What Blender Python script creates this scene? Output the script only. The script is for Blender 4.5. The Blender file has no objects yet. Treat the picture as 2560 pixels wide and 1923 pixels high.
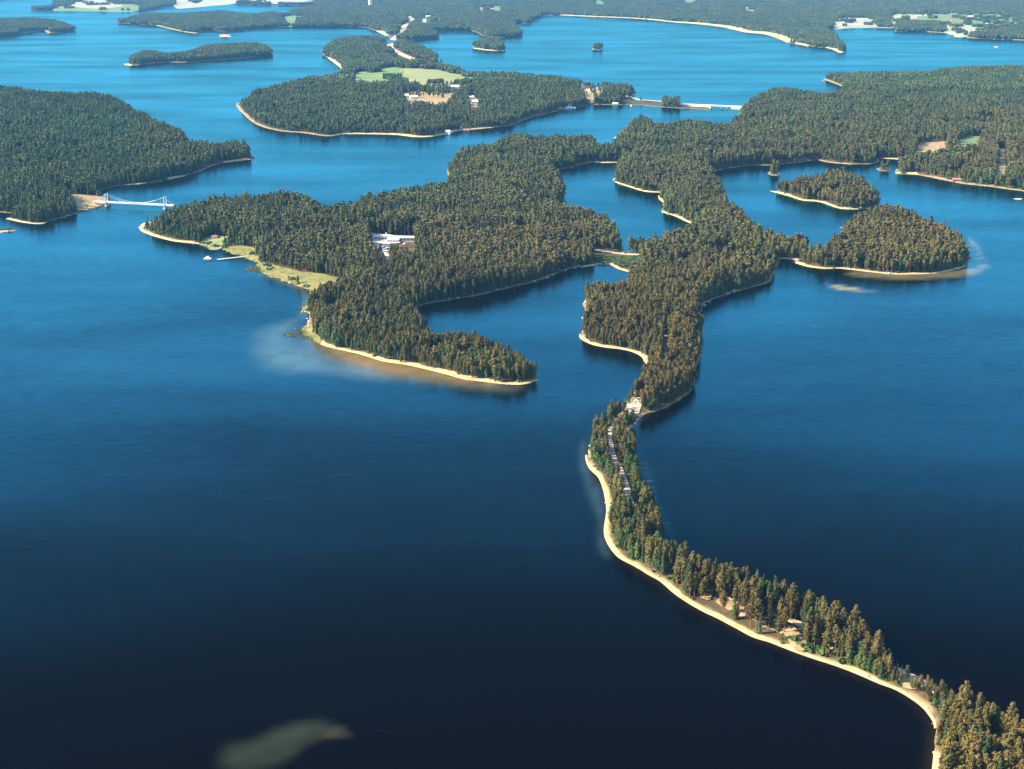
import bpy, math, random
import numpy as np
from mathutils import Vector, geometry as geo
random.seed(7); rng = np.random.default_rng(11)
R = math.radians
S = bpy.context.scene
COL = S.collection

# ------------------------------------------------------------------ camera, sky, sun, exposure
CAMH, F, CX, CY, YH = 340.0, 3500.0, 1280.0, 961.5, -130.0
TH = math.atan((CY - YH) / F)
cam = bpy.data.cameras.new('camera'); camo = bpy.data.objects.new('camera', cam); COL.objects.link(camo)
camo.location = (0, 0, CAMH); camo.rotation_euler = (math.pi/2 - TH, 0, 0)
cam.sensor_width = 36; cam.lens = F / 2560 * 36; cam.clip_start = 5; cam.clip_end = 120000
S.camera = camo

SUN_EL, SUN_AZ = R(33), R(-95)          # azimuth from +Y, clockwise: the sun stands to the left
w = bpy.data.worlds.new('World'); S.world = w; w.use_nodes = True
nt = w.node_tree; bg = nt.nodes['Background']
sky = nt.nodes.new('ShaderNodeTexSky'); sky.sky_type = 'NISHITA'; sky.sun_disc = False
sky.sun_elevation = SUN_EL; sky.sun_rotation = SUN_AZ; sky.altitude = 100
sky.air_density = 1.0; sky.dust_density = 0.8; sky.ozone_density = 4.0
nt.links.new(sky.outputs[0], bg.inputs[0]); bg.inputs[1].default_value = 0.12
sun = bpy.data.lights.new('sun', 'SUN'); sun.energy = 5.0; sun.angle = R(0.5); sun.color = (1.0, 0.86, 0.66)
suno = bpy.data.objects.new('sun', sun); COL.objects.link(suno)
sd_ = Vector((math.sin(SUN_AZ)*math.cos(SUN_EL), math.cos(SUN_AZ)*math.cos(SUN_EL), math.sin(SUN_EL)))
suno.rotation_euler = sd_.to_track_quat('Z', 'Y').to_euler()
S.view_settings.view_transform = 'Standard'; S.view_settings.look = 'None'
S.view_settings.exposure = 1.5; S.view_settings.gamma = 1; S.view_settings.use_curve_mapping = False
S.cycles.use_denoising = True
S.cycles.max_bounces = 5; S.cycles.diffuse_bounces = 2; S.cycles.glossy_bounces = 2
S.cycles.volume_bounces = 0; S.cycles.transparent_max_bounces = 4
HAZE = 3.0e-5

# ------------------------------------------------------------------ projection of photograph rays on level planes
CT, ST = math.cos(TH), math.sin(TH)
def at(px, py, z=0.0):
    px = np.asarray(px, float); py = np.asarray(py, float)
    r = (px - CX) / F; u = -(py - CY) / F
    dy = CT + u * ST; dz = -ST + u * CT
    t = (CAMH - z) / (-dz)
    return r * t, dy * t
def unat(x, y, z=0.0):
    zc = y * CT + (CAMH - z) * ST
    up = y * ST - (CAMH - z) * CT
    return CX + F * x / zc, CY - F * up / zc
HT = 19.0
def parse(s, smooth=True, closed=True, n=5, rough=0.0):
    pts = []
    for tok in s.split():
        a, b = tok.rstrip('tuv').split(','); x, y = at(float(a), float(b), {'t': HT, 'u': 14.5, 'v': 8.0}.get(tok[-1], 0.0))
        pts.append((float(x), float(y)))
    P = np.array(pts)
    if smooth:
        P = catmull(P, closed, n)
    if rough:
        d = np.hypot(P[:, 0], P[:, 1])
        if closed: T = np.roll(P, -1, 0) - np.roll(P, 1, 0)
        else: T = np.gradient(P, axis=0)
        T /= np.maximum(np.hypot(T[:, 0], T[:, 1]), 1e-6)[:, None]
        N = np.stack([-T[:, 1], T[:, 0]], 1)
        P = P + N * ((rng.random(len(P)) - .5) * 2 * rough * d)[:, None]
    return P
def catmull(P, closed, n):
    out = []; m = len(P); rngi = range(m if closed else m - 1)
    g = (lambda i: P[i % m]) if closed else (lambda i: P[min(max(i, 0), m - 1)])
    for i in rngi:
        a, b, c, d = g(i-1), g(i), g(i+1), g(i+2)
        k = max(1, min(n, int(np.hypot(*(c-b)) / max(2.0, np.hypot(*b)*0.002))))
        for j in range(k):
            t = j / k
            out.append(0.5*((2*b) + (c-a)*t + (2*a-5*b+4*c-d)*t*t + (3*b-a-3*c+d)*t**3))
    if not closed: out.append(P[-1])
    return np.array(out)
def seg_dist(X, Y, P, closed=True):
    best = np.full(X.shape, 1e18)
    A = P; B = np.roll(P, -1, 0)
    if not closed: A, B = P[:-1], P[1:]
    for (ax, ay), (bx, by) in zip(A, B):
        dx, dy = bx-ax, by-ay; L = dx*dx+dy*dy+1e-9
        t = np.clip(((X-ax)*dx+(Y-ay)*dy)/L, 0, 1)
        ex = X-ax-t*dx; ey = Y-ay-t*dy
        np.minimum(best, ex*ex+ey*ey, out=best)
    return np.sqrt(best)
def inside(X, Y, P):
    r = np.zeros(X.shape, bool); A = P; B = np.roll(P, -1, 0)
    for (ax, ay), (bx, by) in zip(A, B):
        if ay == by: continue
        c = ((ay > Y) != (by > Y)) & (X < (bx-ax)*(Y-ay)/(by-ay)+ax)
        r ^= c
    return r
# smooth value noise, world metres
_NT = rng.random((256, 256))
def vnoise(x, y, s):
    x = np.asarray(x)/s; y = np.asarray(y)/s
    xi = np.floor(x).astype(int); yi = np.floor(y).astype(int); fx = x-xi; fy = y-yi
    fx = fx*fx*(3-2*fx); fy = fy*fy*(3-2*fy)
    g = lambda i, j: _NT[(i) & 255, (j) & 255]
    return (g(xi, yi)*(1-fx)+g(xi+1, yi)*fx)*(1-fy)+(g(xi, yi+1)*(1-fx)+g(xi+1, yi+1)*fx)*fy

# ------------------------------------------------------------------ lattice shared by land and water
UX = np.arange(-560, 3129, 8.0)
rows = [-104.0]
while rows[-1] < 2500: rows.append(rows[-1] + 0.0075*(rows[-1]-YH))
VY = np.array(rows)
LU, LV = np.meshgrid(UX, VY, indexing='xy')
LX, LY = at(LU, LV)
def lat_index(x, y):
    px, py = unat(x, y)
    fu = np.clip((px-UX[0])/8.0, 0, len(UX)-1.001)
    fv = np.clip(np.interp(py, VY, np.arange(len(VY))), 0, len(VY)-1.001)
    return fu, fv
def lat_sample(G, x, y):
    fu, fv = lat_index(np.asarray(x, float), np.asarray(y, float))
    i = fu.astype(int); j = fv.astype(int); a = fu-i; b = fv-j
    return (G[j, i]*(1-a)+G[j, i+1]*a)*(1-b)+(G[j+1, i]*(1-a)+G[j+1, i+1]*a)*b

LAND = {}
LAND['mainland'] = dict(h=7, L=55, outer="""2335,2300 2328,2050 2333,1923 2336,1893 2337,1850 2341,1818 2327,1789 2312,1771 2283,1748 2240,1723 2196,1707 2152,1688 2094,1665 2036,1646 1978,1626 1928,1606
1885,1593 1842,1570 1798,1547 1755,1526 1711,1500 1683,1480 1654,1454 1625,1437 1590,1416 1552,1396 1532,1376 1516,1347 1513,1321 1518,1283 1516,1253 1510,1224 1499,1195 1476,1172 1468,1151
1467,1140 1476,1117 1487,1091 1505,1065 1534,1042 1560,1027 1568,1007 1586,984 1600,960 1612,949 1617,937 1616,911 1606,893 1583,880 1554,873 1519,869 1487,863 1464,854 1451,844 1452,836 1460,815
1461,795 1467,778 1458,767 1459,752 1475,745 1520,742 1554,730 1572,705 1588,684 1588,679 1565,678 1542,670 1528,662 1501,661 1475,665 1444,668 1392,684 1334,705 1276,719 1218,734 1160,745
1103,754 1062,762 1036,774 1042,800 1056,818 1091,812t 1103,809t 1146,809t 1184,807t 1212,815t 1241,846u 1262,869u 1285,886v 1312,901v 1336,918v 1349,944 1305,961 1247,959 1198,953 1160,948
1117,936 1074,925 1016,912 958,903 899,885 841,872 806,862 783,847 771,834 768,818 772,789 764,778 771,760 777,745 778,730 754,719 715,705 679,690 655,672 647,655 610,640 572,630
545,622 523,623 499,610 450,605 421,600 378,588 352,575 355,560 375,556 376,538t 379,527t 405,518t 434,504t 492,492t 550,484t 608,478t 640,478t 698,475t 756,484t 802,498t 831,512t 840,530
848,507t 886,489t 929,478t 987,472t 1045,460t 1089,452t 1117,443t 1120,425 1124,412 1129,397t 1138,374t 1161,362t 1219,350t 1280,336t 1352,333t 1425,333t 1483,339t 1494,348t 1517,356t 1535,358
1546,345 1552,327 1557,316t 1578,287t 1613,282t 1636,290t 1642,310t 1700,301t 1743,300t 1801,307t 1844,300 1853,275 1859,258t 1873,243t 1920,223t 1978,221t 2041,229t 2090,226t 2105,216
2059,199 2053,187t 2070,176t 2094,182t 2180,181t 2311,179t 2354,171t 2470,165t 2560,163t 3400,158t 3400,640 2900,520 2560,478 2470,466 2412,460 2354,449 2296,437 2238,434 2247,420 2293,410
2276,401 2204,396 2190,408 2131,411 2065,405 2047,400 1978,408 1920,414 1873,414 1786,428 1784,438 1812,450t 1830,492t 1859,518t 1896,550t 1920,561t 1958,573t 1978,583t 2021,583t 2050,607t
2076,578t 2099,573t 2105,566 2108,538t 2137,523t 2180,513t 2238,513t 2296,529t 2354,552t 2397,578t 2415,597t 2423,630 2412,665 2354,681 2253,686 2180,680 2099,671 2065,672 2021,667 1989,657
1996,650 1952,646 1947,648 1944,665 1930,699 1901,714 1843,728 1800,743 1771,754 1753,766 1753,795 1756,827 1753,867 1747,905 1739,940 1736,960 1722,984 1693,1004 1667,1020 1620,1033 1603,1042
1586,1065 1564,1085 1568,1105 1583,1122 1594,1160 1597,1192 1609,1218 1626,1258 1646,1302 1667,1330u 1693,1342u 1730,1350u 1753,1376u 1780,1382u 1820,1392u 1856,1412u 1900,1428u 1943,1441u 1986,1457u 2030,1474u
2082,1496u 2144,1537u 2202,1570u 2240,1606u 2270,1640v 2305,1662v 2340,1682v 2376,1700v 2414,1712u 2472,1729u 2516,1758u 2554,1797u 2640,1860u 2760,2000 2800,2300""",
 hole="""1384,426 1425,420 1483,405 1506,407 1549,405 1540,426 1538,455 1569,466 1613,479 1650,481 1647,498 1659,507 1655,530 1685,539 1708,550 1731,561 1700,565t 1665,576t 1627,585t 1569,588t
1562,594t 1552,570t 1535,547t 1511,530t 1454,512t 1410,501t 1413,475 1396,446""")
LAND['western_peninsula'] = dict(h=15, L=130, outer="""-600,215t 0,217t 72,219t 116,226t 174,229t 246,230t 304,243t 347,267t 405,295t 463,322t 486,345t 535,353t 564,345t 608,345t 631,362t 638,379t 631,398 608,401 558,407 521,420
463,440 417,450 367,458 312,463 260,473 242,487 275,501 270,511 237,521 197,530 183,537 116,556 101,560 58,556 17,547 -10,530 -600,520""")
LAND['central_island'] = dict(h=7, L=110, outer="""592,262 601,277 640,310 698,327 756,332 814,340 857,336 900,335 987,337 1031,342 1074,342 1117,335 1146,327 1190,323 1233,319 1280,313 1323,295 1367,284 1407,274 1442,269 1483,262
1540,263 1572,259 1582,240 1598,226 1595,212t 1569,209t 1483,200t 1396,190t 1338,185t 1280,179t 1190,177t 1140,181 1080,168 1106,153 1103,145t 1074,122t 1031,104t 987,101t 973,95t 929,90t 871,90t 828,101t
808,133 819,145 854,171 852,190 814,188t 779,189t 733,200t 669,211t 640,217t 608,240t 594,252""")
LAND['long_islet'] = dict(h=5, L=60, outer="""310,161 327,165 405,156 463,156 521,152 579,148 640,142 680,140 685,127t 669,113t 640,106t 608,106t 521,111t 477,124t 420,133t 391,126t 341,129t 312,148t""")
LAND['wooded_island'] = dict(h=5, L=60, outer="""-300,105 0,92 46,88 55,84 110,77 122,84 185,77 191,66t 174,59t 139,49t 58,43t 9,46t -300,40t""")
LAND['northern_shore'] = dict(h=9, L=300, outer="""298,58 391,64 449,78 492,84 509,77 579,78 640,72 689,69 692,67 721,68 814,68 900,68 941,78 965,90 981,99 1002,101 1045,100 1103,94 1104,86t 1080,78 1100,77
1175,76 1198,87 1248,94 1306,90 1298,69t 1288,58 1323,59 1328,52 1349,46 1358,40 1396,38 1483,42 1584,46 1671,54 1731,59 1801,67 1859,80 1917,87 1969,107 2021,116 2076,122 2099,132 2120,127 2120,113t
2105,98t 2085,90 2076,84 2076,74 2137,69 2232,71 2238,80 2319,80 2383,84 2412,94 2560,101 3400,118 3400,-103 -560,-103 -560,-12 100,-10 127,3t 116,12t 61,25 145,26 318,29 376,26 431,15 470,8 600,11 740,14 790,14 730,24t 712,32t 683,27t
640,33t 622,33t 550,25t 506,29t 434,32t 362,32t 318,42t""")
LAND['round_islet'] = dict(h=4, L=40, outer="""1184,121 1219,126 1259,127 1263,110t 1248,95t 1204,94t 1187,101t""")
LAND['oval_island'] = dict(h=9, L=60, outer="""1927,478 1978,492 2007,501 2050,505 2099,521 2146,523 2198,514 2197,492 2186,466t 2169,446t 2123,423t 2082,421t 2036,431t 1978,447u 1940,464v""")
LAND['tree_rock'] = dict(h=2, L=20, outer="""1921,436 1935,440 1949,437 1950,432 1935,429 1922,430""")
LAND['tree_rock.001'] = dict(h=2, L=20, outer="""2193,425 2210,429 2225,427 2224,420 2208,418 2194,419""")
LAND['tree_rock.002'] = dict(h=2, L=25, outer="""1480,124 1492,126 1504,124 1503,120 1490,118 1481,120""")
LAND['rock_islet'] = dict(h=.5, L=30, outer="""547,91 560,93 576,92 575,88 560,86 549,88""")
LAND['rock_islet.001'] = dict(h=.5, L=12, outer="""-60,585 0,582 30,579 39,577 36,573 0,576 -60,578""")
LAND['rock_islet.002'] = dict(h=.1, L=12, outer="""2531,499 2545,501 2557,499 2556,496 2543,495 2533,496""")
LAND['rock_islet.003'] = dict(h=.3, L=12, outer="""2483,118 2490,119 2497,118 2496,116 2489,115 2484,116""")
LAND['dam_strip'] = dict(h=1.5, L=10, outer="""1560,262 1600,263 1650,268 1700,271 1740,273 1776,274 1776,268 1740,266 1690,261 1650,257 1600,253 1565,252""")
LANDLAB = {'mainland': 'wooded ridge and mainland winding from the lower right up to the right edge', 'western_peninsula': 'broad wooded hill at the left edge by the suspension bridge',
 'central_island': 'large wooded island with fields across the middle of the upper lake', 'long_islet': 'long thin wooded islet in the upper left water', 'wooded_island': 'wooded island at the left edge of the upper lake',
 'northern_shore': 'hazy far shore along the top of the view', 'round_islet': 'small round wooded islet below the far shore', 'oval_island': 'oval wooded island just behind the round headland',
 'tree_rock': 'tiny wooded islet left of the oval island', 'tree_rock.001': 'tiny wooded islet by the narrow sand bar', 'tree_rock.002': 'lone tiny wooded islet in the open upper lake',
 'rock_islet': 'tiny bare islet off the upper left island', 'rock_islet.001': 'pale bare rock spit at the left edge below the bridge', 'rock_islet.002': 'pale rock just awash near the right edge',
 'rock_islet.003': 'tiny rock in the water at the upper right', 'dam_strip': 'narrow embankment carrying the far causeway'}
for k, L in LAND.items():
    big = k in ('mainland', 'western_peninsula', 'central_island', 'northern_shore')
    L['P'] = parse(L['outer'], n=5, rough=0.0006 if not big else 0.0011)
    L['H'] = parse(L['hole'], n=5, rough=0.001) if 'hole' in L else None
    P = L['P']; pad = 60 + 0.02*np.max(np.hypot(P[:, 0], P[:, 1]))
    pu, pv = unat(P[:, 0], P[:, 1])
    i0 = max(0, int((pu.min()-UX[0])/8)-6); i1 = min(len(UX), int((pu.max()-UX[0])/8)+8)
    j0 = max(0, np.searchsorted(VY, pv.min())-10); j1 = min(len(VY), np.searchsorted(VY, pv.max())+10)
    X = LX[j0:j1, i0:i1]; Y = LY[j0:j1, i0:i1]
    d = seg_dist(X, Y, P) * np.where(inside(X, Y, P), 1, -1)
    if L['H'] is not None:
        dh = seg_dist(X, Y, L['H']) * np.where(inside(X, Y, L['H']), -1, 1)
        d = np.minimum(d, dh)
    G = np.full(LX.shape, -500.0); G[j0:j1, i0:i1] = d
    L['box'] = (i0, i1, j0, j1); L['sd'] = G
    h, ln = L['h'], L['L']
    Dc = np.hypot(LX, LY)
    hm = h*(0.55+0.9*vnoise(LX, LY, 260 if h < 12 else 420)) if h > 2 else h
    up = np.where(G < 5, 0.17*G, 0.85 + hm*(1-np.exp(-(np.maximum(G, 5)-5)/ln)))
    L['z'] = np.where(G < 0, np.maximum(0.22*G, -5), up)
SD = np.max([L['sd'] for L in LAND.values()], axis=0)
ZZ = np.max([L['z'] for L in LAND.values()], axis=0)

# ------------------------------------------------------------------ materials
def mat(name):
    m = bpy.data.materials.new(name); m.use_nodes = True
    return m, m.node_tree, m.node_tree.nodes['Principled BSDF']
def N(nt, t, **k):
    n = nt.nodes.new(t)
    for a, b in k.items(): setattr(n, a, b)
    return n
def mixc(nt, f, a, b, blend='MIX'):
    n = N(nt, 'ShaderNodeMix', data_type='RGBA', blend_type=blend)
    for s, v in ((0, f), (6, a), (7, b)):
        if isinstance(v, bpy.types.NodeSocket): nt.links.new(v, n.inputs[s])
        elif s == 0: n.inputs[0].default_value = v
        else: n.inputs[s].default_value = (*v, 1)
    return n.outputs[2]
def ramp(nt, src, stops):
    n = N(nt, 'ShaderNodeValToRGB'); e = n.color_ramp.elements
    while len(e) < len(stops): e.new(.5)
    for q, (p, c) in zip(e, stops): q.position = p; q.color = (*c, 1) if len(c) == 3 else c
    nt.links.new(src, n.inputs[0]); return n.outputs[0]
def noise(nt, scale, detail=4, coord='pos', stretch=None, rough=.55):
    if coord == 'pos': src = N(nt, 'ShaderNodeNewGeometry').outputs['Position']
    elif coord == 'loc': src = N(nt, 'ShaderNodeObjectInfo').outputs['Location']
    else: src = N(nt, 'ShaderNodeTexCoord').outputs['Object']
    if stretch:
        mp = N(nt, 'ShaderNodeMapping'); mp.inputs['Scale'].default_value = stretch; nt.links.new(src, mp.inputs[0]); src = mp.outputs[0]
    n = N(nt, 'ShaderNodeTexNoise'); n.inputs['Scale'].default_value = scale; n.inputs['Detail'].default_value = detail
    n.inputs['Roughness'].default_value = rough; nt.links.new(src, n.inputs['Vector']); return n.outputs['Fac']
def rough_mat(name, stops, scale=.1, rough=.9, scale2=None, bump=0):
    m, nt, b = mat(name); f = noise(nt, scale, 6, rough=.7)
    nt.links.new(ramp(nt, f, stops), b.inputs['Base Color']); b.inputs['Roughness'].default_value = rough
    b.inputs['Specular IOR Level'].default_value = .2
    if bump:
        bp = N(nt, 'ShaderNodeBump'); bp.inputs['Distance'].default_value = bump; nt.links.new(noise(nt, scale*6, 4), bp.inputs['Height']); nt.links.new(bp.outputs[0], b.inputs['Normal'])
    return m
def foliage(name, cols, patch, place=(.054, .088, .029)):
    m, nt, b = mat(name)
    oi = N(nt, 'ShaderNodeObjectInfo')
    c = ramp(nt, oi.outputs['Random'], cols)
    p = ramp(nt, noise(nt, .0035, 4, 'loc', None, .6), [(.40, (0, 0, 0)), (.58, (1, 1, 1))])
    c = mixc(nt, p, c, mixc(nt, .5, c, patch))
    sx = N(nt, 'ShaderNodeSeparateXYZ'); nt.links.new(N(nt, 'ShaderNodeObjectInfo').outputs['Location'], sx.inputs[0])
    mx = N(nt, 'ShaderNodeMath', operation='MULTIPLY_ADD'); nt.links.new(sx.outputs[0], mx.inputs[0]); mx.inputs[1].default_value = -.9; nt.links.new(sx.outputs[1], mx.inputs[2])
    mr = N(nt, 'ShaderNodeMapRange'); mr.inputs[1].default_value = 1050; mr.inputs[2].default_value = 2500; mr.inputs[3].default_value = 0; mr.inputs[4].default_value = .82; nt.links.new(mx.outputs[0], mr.inputs[0])
    c = mixc(nt, mr.outputs[0], c, mixc(nt, .78, c, place))
    st = ramp(nt, noise(nt, .014, 3, 'loc'), [(.3, (.62, .66, .7)), (.55, (1, 1, 1)), (.72, (1.35, 1.3, 1.2))])
    c = mixc(nt, 1.0, c, st, 'MULTIPLY')
    f = ramp(nt, noise(nt, .9, 3), [(.3, (.55, .55, .55)), (.7, (1.35, 1.35, 1.35))])
    c = mixc(nt, 1.0, c, f, 'MULTIPLY')
    nt.links.new(c, b.inputs['Base Color']); b.inputs['Roughness'].default_value = .75; b.inputs['Specular IOR Level'].default_value = .15
    return m
M = {}
M['pine'] = foliage('pine_needles', [(0, (.050, .045, .012)), (.25, (.122, .078, .020)), (.5, (.088, .074, .019)), (.75, (.155, .102, .030)), (.9, (.115, .098, .027)), (1, (.17, .10, .030))], (.085, .092, .026))
M['spruce'] = foliage('spruce_needles', [(0, (.020, .042, .016)), (.5, (.046, .078, .026)), (1, (.085, .110, .034))], (.04, .085, .034))
M['birch'] = foliage('birch_leaves', [(0, (.050, .095, .022)), (.5, (.085, .125, .030)), (1, (.140, .160, .042))], (.06, .12, .035))
M['pinebark'] = rough_mat('pine_bark', [(.3, (.16, .075, .035)), (.7, (.28, .14, .07))], .8)
M['darkbark'] = rough_mat('dark_bark', [(.3, (.06, .045, .035)), (.7, (.12, .10, .08))], .8)
M['birchbark'] = rough_mat('birch_bark', [(.4, (.12, .11, .10)), (.6, (.45, .43, .40))], 2.)
M['sand'] = rough_mat('beach_sand', [(.3, (.40, .26, .11)), (.55, (.58, .42, .20)), (.75, (.70, .55, .32))], .12, bump=.15)
M['wetsand'] = rough_mat('stony_shore', [(.3, (.18, .12, .055)), (.55, (.32, .23, .11)), (.75, (.42, .32, .17))], .15, bump=.2)
M['road'] = rough_mat('pale_road_gravel', [(.3, (.38, .29, .19)), (.7, (.56, .46, .33))], .3)
M['gravel'] = rough_mat('sandy_ground', [(.3, (.17, .12, .055)), (.5, (.32, .23, .11)), (.7, (.50, .38, .22))], .12)
M['grassfield'] = rough_mat('green_field', [(.3, (.10, .17, .06)), (.7, (.19, .26, .09))], .012)
M['stubble'] = rough_mat('yellow_field', [(.3, (.18, .23, .08)), (.7, (.30, .30, .12))], .01)
M['palefield'] = rough_mat('pale_field', [(.3, (.26, .28, .16)), (.7, (.44, .42, .28))], .01)
M['white'] = rough_mat('white_paint', [(.3, (.74, .73, .70)), (.7, (.82, .81, .78))], .5, .6)
M['cream'] = rough_mat('cream_render', [(.3, (.62, .52, .38)), (.7, (.72, .62, .47))], .5, .7)
M['redwall'] = rough_mat('red_boards', [(.3, (.26, .07, .04)), (.7, (.34, .10, .06))], .5, .7)
M['greyroof'] = rough_mat('grey_roofing', [(.3, (.28, .28, .28)), (.7, (.4, .4, .4))], .5, .7)
M['redroof'] = rough_mat('red_tiles', [(.3, (.32, .13, .09)), (.7, (.42, .2, .14))], .6, .7)
M['concrete'] = rough_mat('concrete', [(.3, (.36, .35, .33)), (.7, (.48, .47, .45))], .4, .8)
M['steel'] = rough_mat('pale_blue_steel', [(.3, (.34, .48, .60)), (.7, (.42, .56, .68))], .4, .45)
M['wood'] = rough_mat('weathered_planks', [(.3, (.42, .36, .28)), (.7, (.56, .50, .42))], .9)
M['stone'] = rough_mat('granite', [(.3, (.30, .26, .22)), (.7, (.52, .46, .40))], .6, bump=.2)
m, nt, b = mat('window_glass'); b.inputs['Base Color'].default_value = (.03, .04, .05, 1); b.inputs['Roughness'].default_value = .1; M['glass'] = m
M['reed'] = rough_mat('reeds', [(.3, (.08, .11, .03)), (.48, (.20, .19, .06)), (.6, (.24, .22, .07)), (.75, (.38, .31, .10))], .05)
M['litter'] = None
# forest floor: brown needle litter and berry scrub, stony rim at the water
m, nt, b = mat('forest_floor')
c1 = ramp(nt, noise(nt, .05, 6, rough=.7), [(.3, (.045, .038, .018)), (.5, (.085, .065, .03)), (.68, (.15, .115, .055))])
gz = N(nt, 'ShaderNodeSeparateXYZ'); nt.links.new(N(nt, 'ShaderNodeNewGeometry').outputs['Position'], gz.inputs[0])
zr = N(nt, 'ShaderNodeMapRange'); zr.inputs[1].default_value = .35; zr.inputs[2].default_value = .8; nt.links.new(gz.outputs[2], zr.inputs[0])
c0 = ramp(nt, noise(nt, .09, 5), [(.3, (.10, .075, .035)), (.5, (.24, .18, .09)), (.7, (.40, .31, .17))])
nt.links.new(mixc(nt, zr.outputs[0], c0, c1), b.inputs['Base Color']); b.inputs['Roughness'].default_value = .95; b.inputs['Specular IOR Level'].default_value = .1
M['floor'] = m

def mesh_obj(name, V, Fs, m=None, parent=None, link=True):
    me = bpy.data.meshes.new(name)
    me.from_pydata([tuple(v) for v in V] if not isinstance(V, list) else V, [], Fs if isinstance(Fs, list) else Fs.tolist())
    if m: me.materials.append(m)
    o = bpy.data.objects.new(name, me)
    if link: COL.objects.link(o)
    if parent: o.parent = parent
    return o
def tag(o, label=None, cat=None, group=None, kind=None):
    for k, v in (('label', label), ('category', cat), ('group', group), ('kind', kind)):
        if v: o[k] = v
    return o
def grid_mesh(name, X, Y, Z, keep, m):
    """keep: boolean per cell"""
    nr, nc = X.shape
    idx = np.arange(nr*nc).reshape(nr, nc)
    q = np.stack([idx[1:, :-1], idx[1:, 1:], idx[:-1, 1:], idx[:-1, :-1]], -1)[keep]
    used = np.unique(q); rem = np.full(nr*nc, -1); rem[used] = np.arange(len(used))
    q = rem[q]; V = np.stack([X.ravel()[used], Y.ravel()[used], Z.ravel()[used]], -1)
    me = bpy.data.meshes.new(name)
    me.vertices.add(len(V)); me.vertices.foreach_set('co', V.ravel())
    me.loops.add(q.size); me.loops.foreach_set('vertex_index', q.ravel().astype(np.int32))
    me.polygons.add(len(q)); me.polygons.foreach_set('loop_start', np.arange(0, q.size, 4, dtype=np.int32))
    me.update(calc_edges=True); me.validate()
    me.polygons.foreach_set('use_smooth', np.ones(len(me.polygons), bool))
    if m: me.materials.append(m)
    o = bpy.data.objects.new(name, me); COL.objects.link(o)
    return o, used

# ------------------------------------------------------------------ land
for k, L in LAND.items():
    i0, i1, j0, j1 = L['box']
    X, Y, Z, D = (a[j0:j1, i0:i1] for a in (LX, LY, L['z'], L['sd']))
    v = D > -(12 + 0.006*np.hypot(X, Y))
    keep = v[:-1, :-1] | v[1:, :-1] | v[:-1, 1:] | v[1:, 1:]
    zj = Z + np.where(D > 6, (vnoise(X, Y, 9)-.5)*.5, 0)
    o, _ = grid_mesh(k.split('.')[0] if '.' not in k else k, X, Y, zj, keep, M['floor'])
    tag(o, LANDLAB[k], kind='structure')

# ------------------------------------------------------------------ water: shoals and shallows give the body colour, the rest is the surface
def px_poly(s): return parse(s, n=6)
def soft(poly, feather):
    pu, pv = unat(poly[:, 0], poly[:, 1])
    i0 = max(0, int((pu.min()-UX[0])/8)-12); i1 = min(len(UX), int((pu.max()-UX[0])/8)+13)
    j0 = max(0, np.searchsorted(VY, pv.min())-12); j1 = min(len(VY), np.searchsorted(VY, pv.max())+12)
    X = LX[j0:j1, i0:i1]; Y = LY[j0:j1, i0:i1]
    d = seg_dist(X, Y, poly)*np.where(inside(X, Y, poly), 1, -1)
    r = np.zeros(LX.shape); t = np.clip(d/feather, 0, 1); r[j0:j1, i0:i1] = t*t*(3-2*t)
    return r
DEEP = np.array([.0012, .0003, .0002])
WC = np.zeros(LX.shape+(3,)) + DEEP
def lay(mask, col, a):
    global WC
    tx = .62+.38*vnoise(LX, LY, 22)+.35*(vnoise(LX+50, LY, 8)-.5)
    mm = (mask*a*tx)[..., None]; WC = WC*(1-mm)+np.array(col)*mm
# brown shelf close to every shore
dd = np.hypot(LX, LY)
near = np.clip(1-(-SD)/7.0, 0, 1)**1.5*np.where(SD < 0, 1, 1)
lay(np.clip(near, 0, 1)*(0.4+.6*vnoise(LX, LY, 60)), (.06, .042, .02), .3)
lay(soft(px_poly("521,1890 545,1852 617,1837 675,1811 733,1794 805,1786 848,1800 893,1830 888,1846 848,1855 811,1858 782,1872 747,1904 704,1925 600,1950 530,1925"), 13), (.022, .030, .018), .85)
lay(soft(px_poly("790,1835 850,1805 890,1832 884,1844 830,1852 780,1862 730,1895 700,1890"), 7), (.055, .045, .020), .5)
lay(soft(px_poly("774,780 725,789 653,809 609,827 598,861 601,890 624,925 700,945 780,945 860,955 960,965 1060,975 1160,985 1290,992 1345,965 1300,955 1160,940 1016,908 899,880 806,860 775,840"), 34), (.075, .10, .075), .85)
lay(soft(px_poly("760,815 735,850 760,880 860,925 960,948 1074,962 1160,972 1247,975 1320,966 1200,945 1074,915 958,885 850,855 790,830"), 22), (.15, .11, .04), .85)
lay(soft(px_poly("780,850 806,868 860,905 960,930 1074,942 1160,958 1247,968 1300,964 1200,950 1074,920 958,895 850,868"), 9), (.26, .16, .055), .75)
lay(soft(px_poly("2410,590 2450,607 2468,645 2485,668 2455,688 2410,695 2350,700 2250,702 2150,696 2100,685 2150,672 2300,672 2400,650"), 16), (.17, .135, .055), .9)
lay(soft(px_poly("2412,593 2440,602 2460,630 2468,655 2440,672 2418,660 2425,630"), 10), (.20, .17, .08), .6)
lay(soft(px_poly("2055,708 2078,710 2110,713 2165,722 2200,728 2150,731 2100,727 2070,720"), 12), (.40, .28, .08), .95)
lay(soft(px_poly("1467,1080 1440,1110 1437,1170 1452,1230 1480,1300 1480,1370 1510,1400 1540,1390 1525,1330 1520,1230 1480,1160"), 9), (.05, .085, .085), .5)
lay(soft(px_poly("1570,1090 1612,1120 1640,1180 1655,1250 1690,1320 1700,1345 1650,1330 1610,1240 1590,1150"), 8), (.07, .11, .12), .5)
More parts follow.
